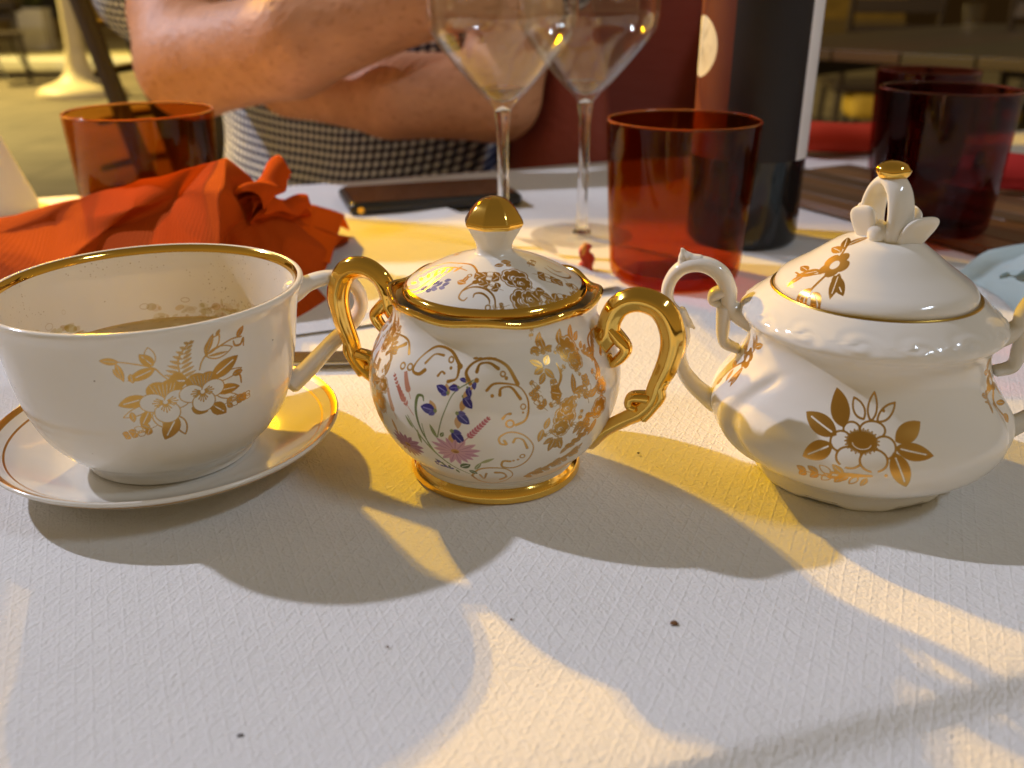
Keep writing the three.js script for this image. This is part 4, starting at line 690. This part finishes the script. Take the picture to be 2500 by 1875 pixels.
{ const o = thing('far_house', 'dark shuttered house far behind the wooden table at right', 'house', [13, GROUND, -22]), m = mat([.11, .07, .03], .9);
  part('wall', box(26, 7, .5, 0, 3.5, 0, .01), m, o); for (let i = 0; i < 6; i++) part('window', box(1.3, 1.6, .1, -10 + i * 4, 1.6, .26, .02), mat([.03, .025, .02], .2), o); }
{ // parasol foot and pole
  const o = thing('parasol_pole', 'cream parasol pole with flared foot standing on the paving', 'parasol pole', [-3.78, GROUND, -8.5]), m = mat([.70, .60, .36], .5);
  part('foot', [revolve(profile([[0, 60], [330, 20], [360, 0], [365, 30], [330, 70], [180, 130], [110, 220], [85, 380]]), 40)], m, o);
  part('pole', bar([0, .3, 0], [0, 2.6, 0], .075, .062, 20), m, o);
  part('collar', bar([0, 1.0, 0], [0, 1.05, 0], .09, .09, 20), mat([.4, .3, .08], .5), o);
}
function cafeChair(label, x, z, turn, c, group) {
  const o = thing('cafe_chair', label, 'chair', [x, GROUND, z], turn, group), m = mat(c, .5);
  for (const [a, b] of [[-.19, .2], [.19, .2], [-.19, -.2], [.19, -.2]]) part('leg', bar([a * 1.1, 0, b * 1.1], [a, .45, b], .014, .016), m, o);
  part('seat', box(.44, .035, .44, 0, .46, 0, .012), m, o);
  for (const a of [-.19, .19]) part('back_post', bar([a, .46, -.2], [a * 1.02, .86, -.28], .016, .014), m, o);
  for (let i = 0; i < 3; i++) part('slat', box(.38, .06, .015, 0, .60 + i * .11, -.228 - i * .022, .006), m, o);
  return o;
}
const darkC = [.035, .022, .010];
cafeChair('dark cafe chair on the paving at the far left border', -4.95, -9.5, .5, darkC);
cafeChair('dark cafe chair farther back beside the white planter', -6.9, -12.3, -.6, darkC);
cafeChair('dark cafe chair beyond the brown table, turned away', 1.75, -4.7, 3.0, darkC);
cafeChair('dark cafe chair beside the right end of the brown table', 2.25, -3.9, 2.4, darkC);
cafeChair('grey cafe chair by the top right corner behind the brown table', 2.62, -4.55, 2.6, [.22, .20, .18]);
{ const o = thing('square_planter', 'white square planter box on the far pavement', 'planter', [-6.05, GROUND + .116, -12.55], .1), m = mat([.72, .70, .68], .6);
  part('box', [box(.36, .5, .36, 0, .25, 0, .02)], m, o); part('soil', box(.3, .02, .3, 0, .5, 0, .005), mat([.04, .03, .02], .9), o);
  const leafs = []; for (let i = 0; i < 60; i++) { const a = rr(0, 6.28), h = rr(.05, .35), r = rr(0, .16); leafs.push(new THREE.PlaneGeometry(.03, .12).rotateX(rr(-1, 1)).rotateY(a).translate(Math.cos(a) * r, .5 + h, Math.sin(a) * r)); } part('foliage', leafs, mat([.06, .07, .015], .7), o); }
{ const o = thing('iron_post', 'dark grey iron post standing left of the white planter', 'post', [-6.55, GROUND + .116, -12.3]); part('shaft', [bar([0, 0, 0], [0, 1.6, 0], .11, .09, 16)], mat([.06, .055, .05], .5), o); part('cap', ball(.12, 0, 1.66, 0), mat([.06, .055, .05], .5), o); }
function table(name, label, [x, z], turn, w, d, c) {
  const o = thing(name, label, 'table', [x, GROUND, z], turn), m = mat(c, .45), iron = mat([.02, .018, .016], .5);
  const n = 6; for (let i = 0; i < n; i++) part('plank', box(w, .03, d / n - .004, 0, .735 + rr(0, .001), (i + .5 - n / 2) * d / n, .003), mat(c.map(q => q * rr(.8, 1.2)), .4), o);
  part('apron', [box(w - .06, .09, .025, 0, .67, d / 2 - .05), box(w - .06, .09, .025, 0, .67, -d / 2 + .05)], m, o);
  for (const s of [-1, 1]) for (const q of [-1, 1]) part('leg', [sweep([[s * (w / 2 - .1) * 1000, 620, 14, 14, q * (d / 2 - .08) * 1000], [s * (w / 2 - .16) * 1000, 380, 12, 12, q * (d / 2 - .14) * 1000], [s * (w / 2 - .1) * 1000, 120, 12, 12, q * (d / 2 - .1) * 1000], [s * (w / 2 - .02) * 1000, 2, 13, 13, q * (d / 2 - .02) * 1000]], { n: 8, steps: 6 })], iron, o);
  return o;
}
table('brown_table', 'brown plank table standing behind the wine bottle at right', [1.72, -3.25], .78, 2.0, 1.15, [.04, .024, .011]);
table('brown_table', 'dark table far off at the upper left border', [-5.75, -10.2], .1, 1.2, .8, [.05, .03, .012]);
{ const o = thing('water_glass', 'small clear glass standing on the brown plank table', 'glass', [1.62, .003, -3.5]); part('wall', [revolve(profile([[28, 4], [30, 30], [36, 95]]), 32), revolve(profile([[0, 3], [28, 4]]), 32)], clear, o); }
{ const o = thing('bread_basket', 'small ochre bread basket on the brown plank table', 'basket', [1.98, .003, -3.55]), m = mat([.42, .22, .04], .8); part('basket', [revolve(profile([[0, 4], [70, 2], [95, 50], [100, 62], [95, 60], [68, 10], [0, 10]]), 32)], m, o); for (let i = 0; i < 3; i++) part('bread', ball(.05, -.03 + i * .03, .06, .02 * (i - 1), 1.2, .6, .8), mat([.5, .26, .07], .8), o); }
{ const o = thing('lit_paving_stool', 'added low stool, its yellow seat standing in for lamplit paving under the brown table', 'stool', [1.70, GROUND, -4.6]); part('lit_patch_seat', box(.20, .13, .20, 0, .38, 0, .05), mat([.62, .42, .04], .8), o); for (const [a, b] of [[-.07, .07], [.07, .07], [-.07, -.07], [.07, -.07]]) part('leg', bar([a, 0, b], [a, .33, b], .012), mat(darkC, .5), o);  // added stools; their yellow seats imitate pools of lamplight on the paving
  copyOf(o, 'second added low stool, its yellow seat standing in for lamplit paving by the right border', [2.38, GROUND, -4.5], .3); }
renderer.render(scene, camera);
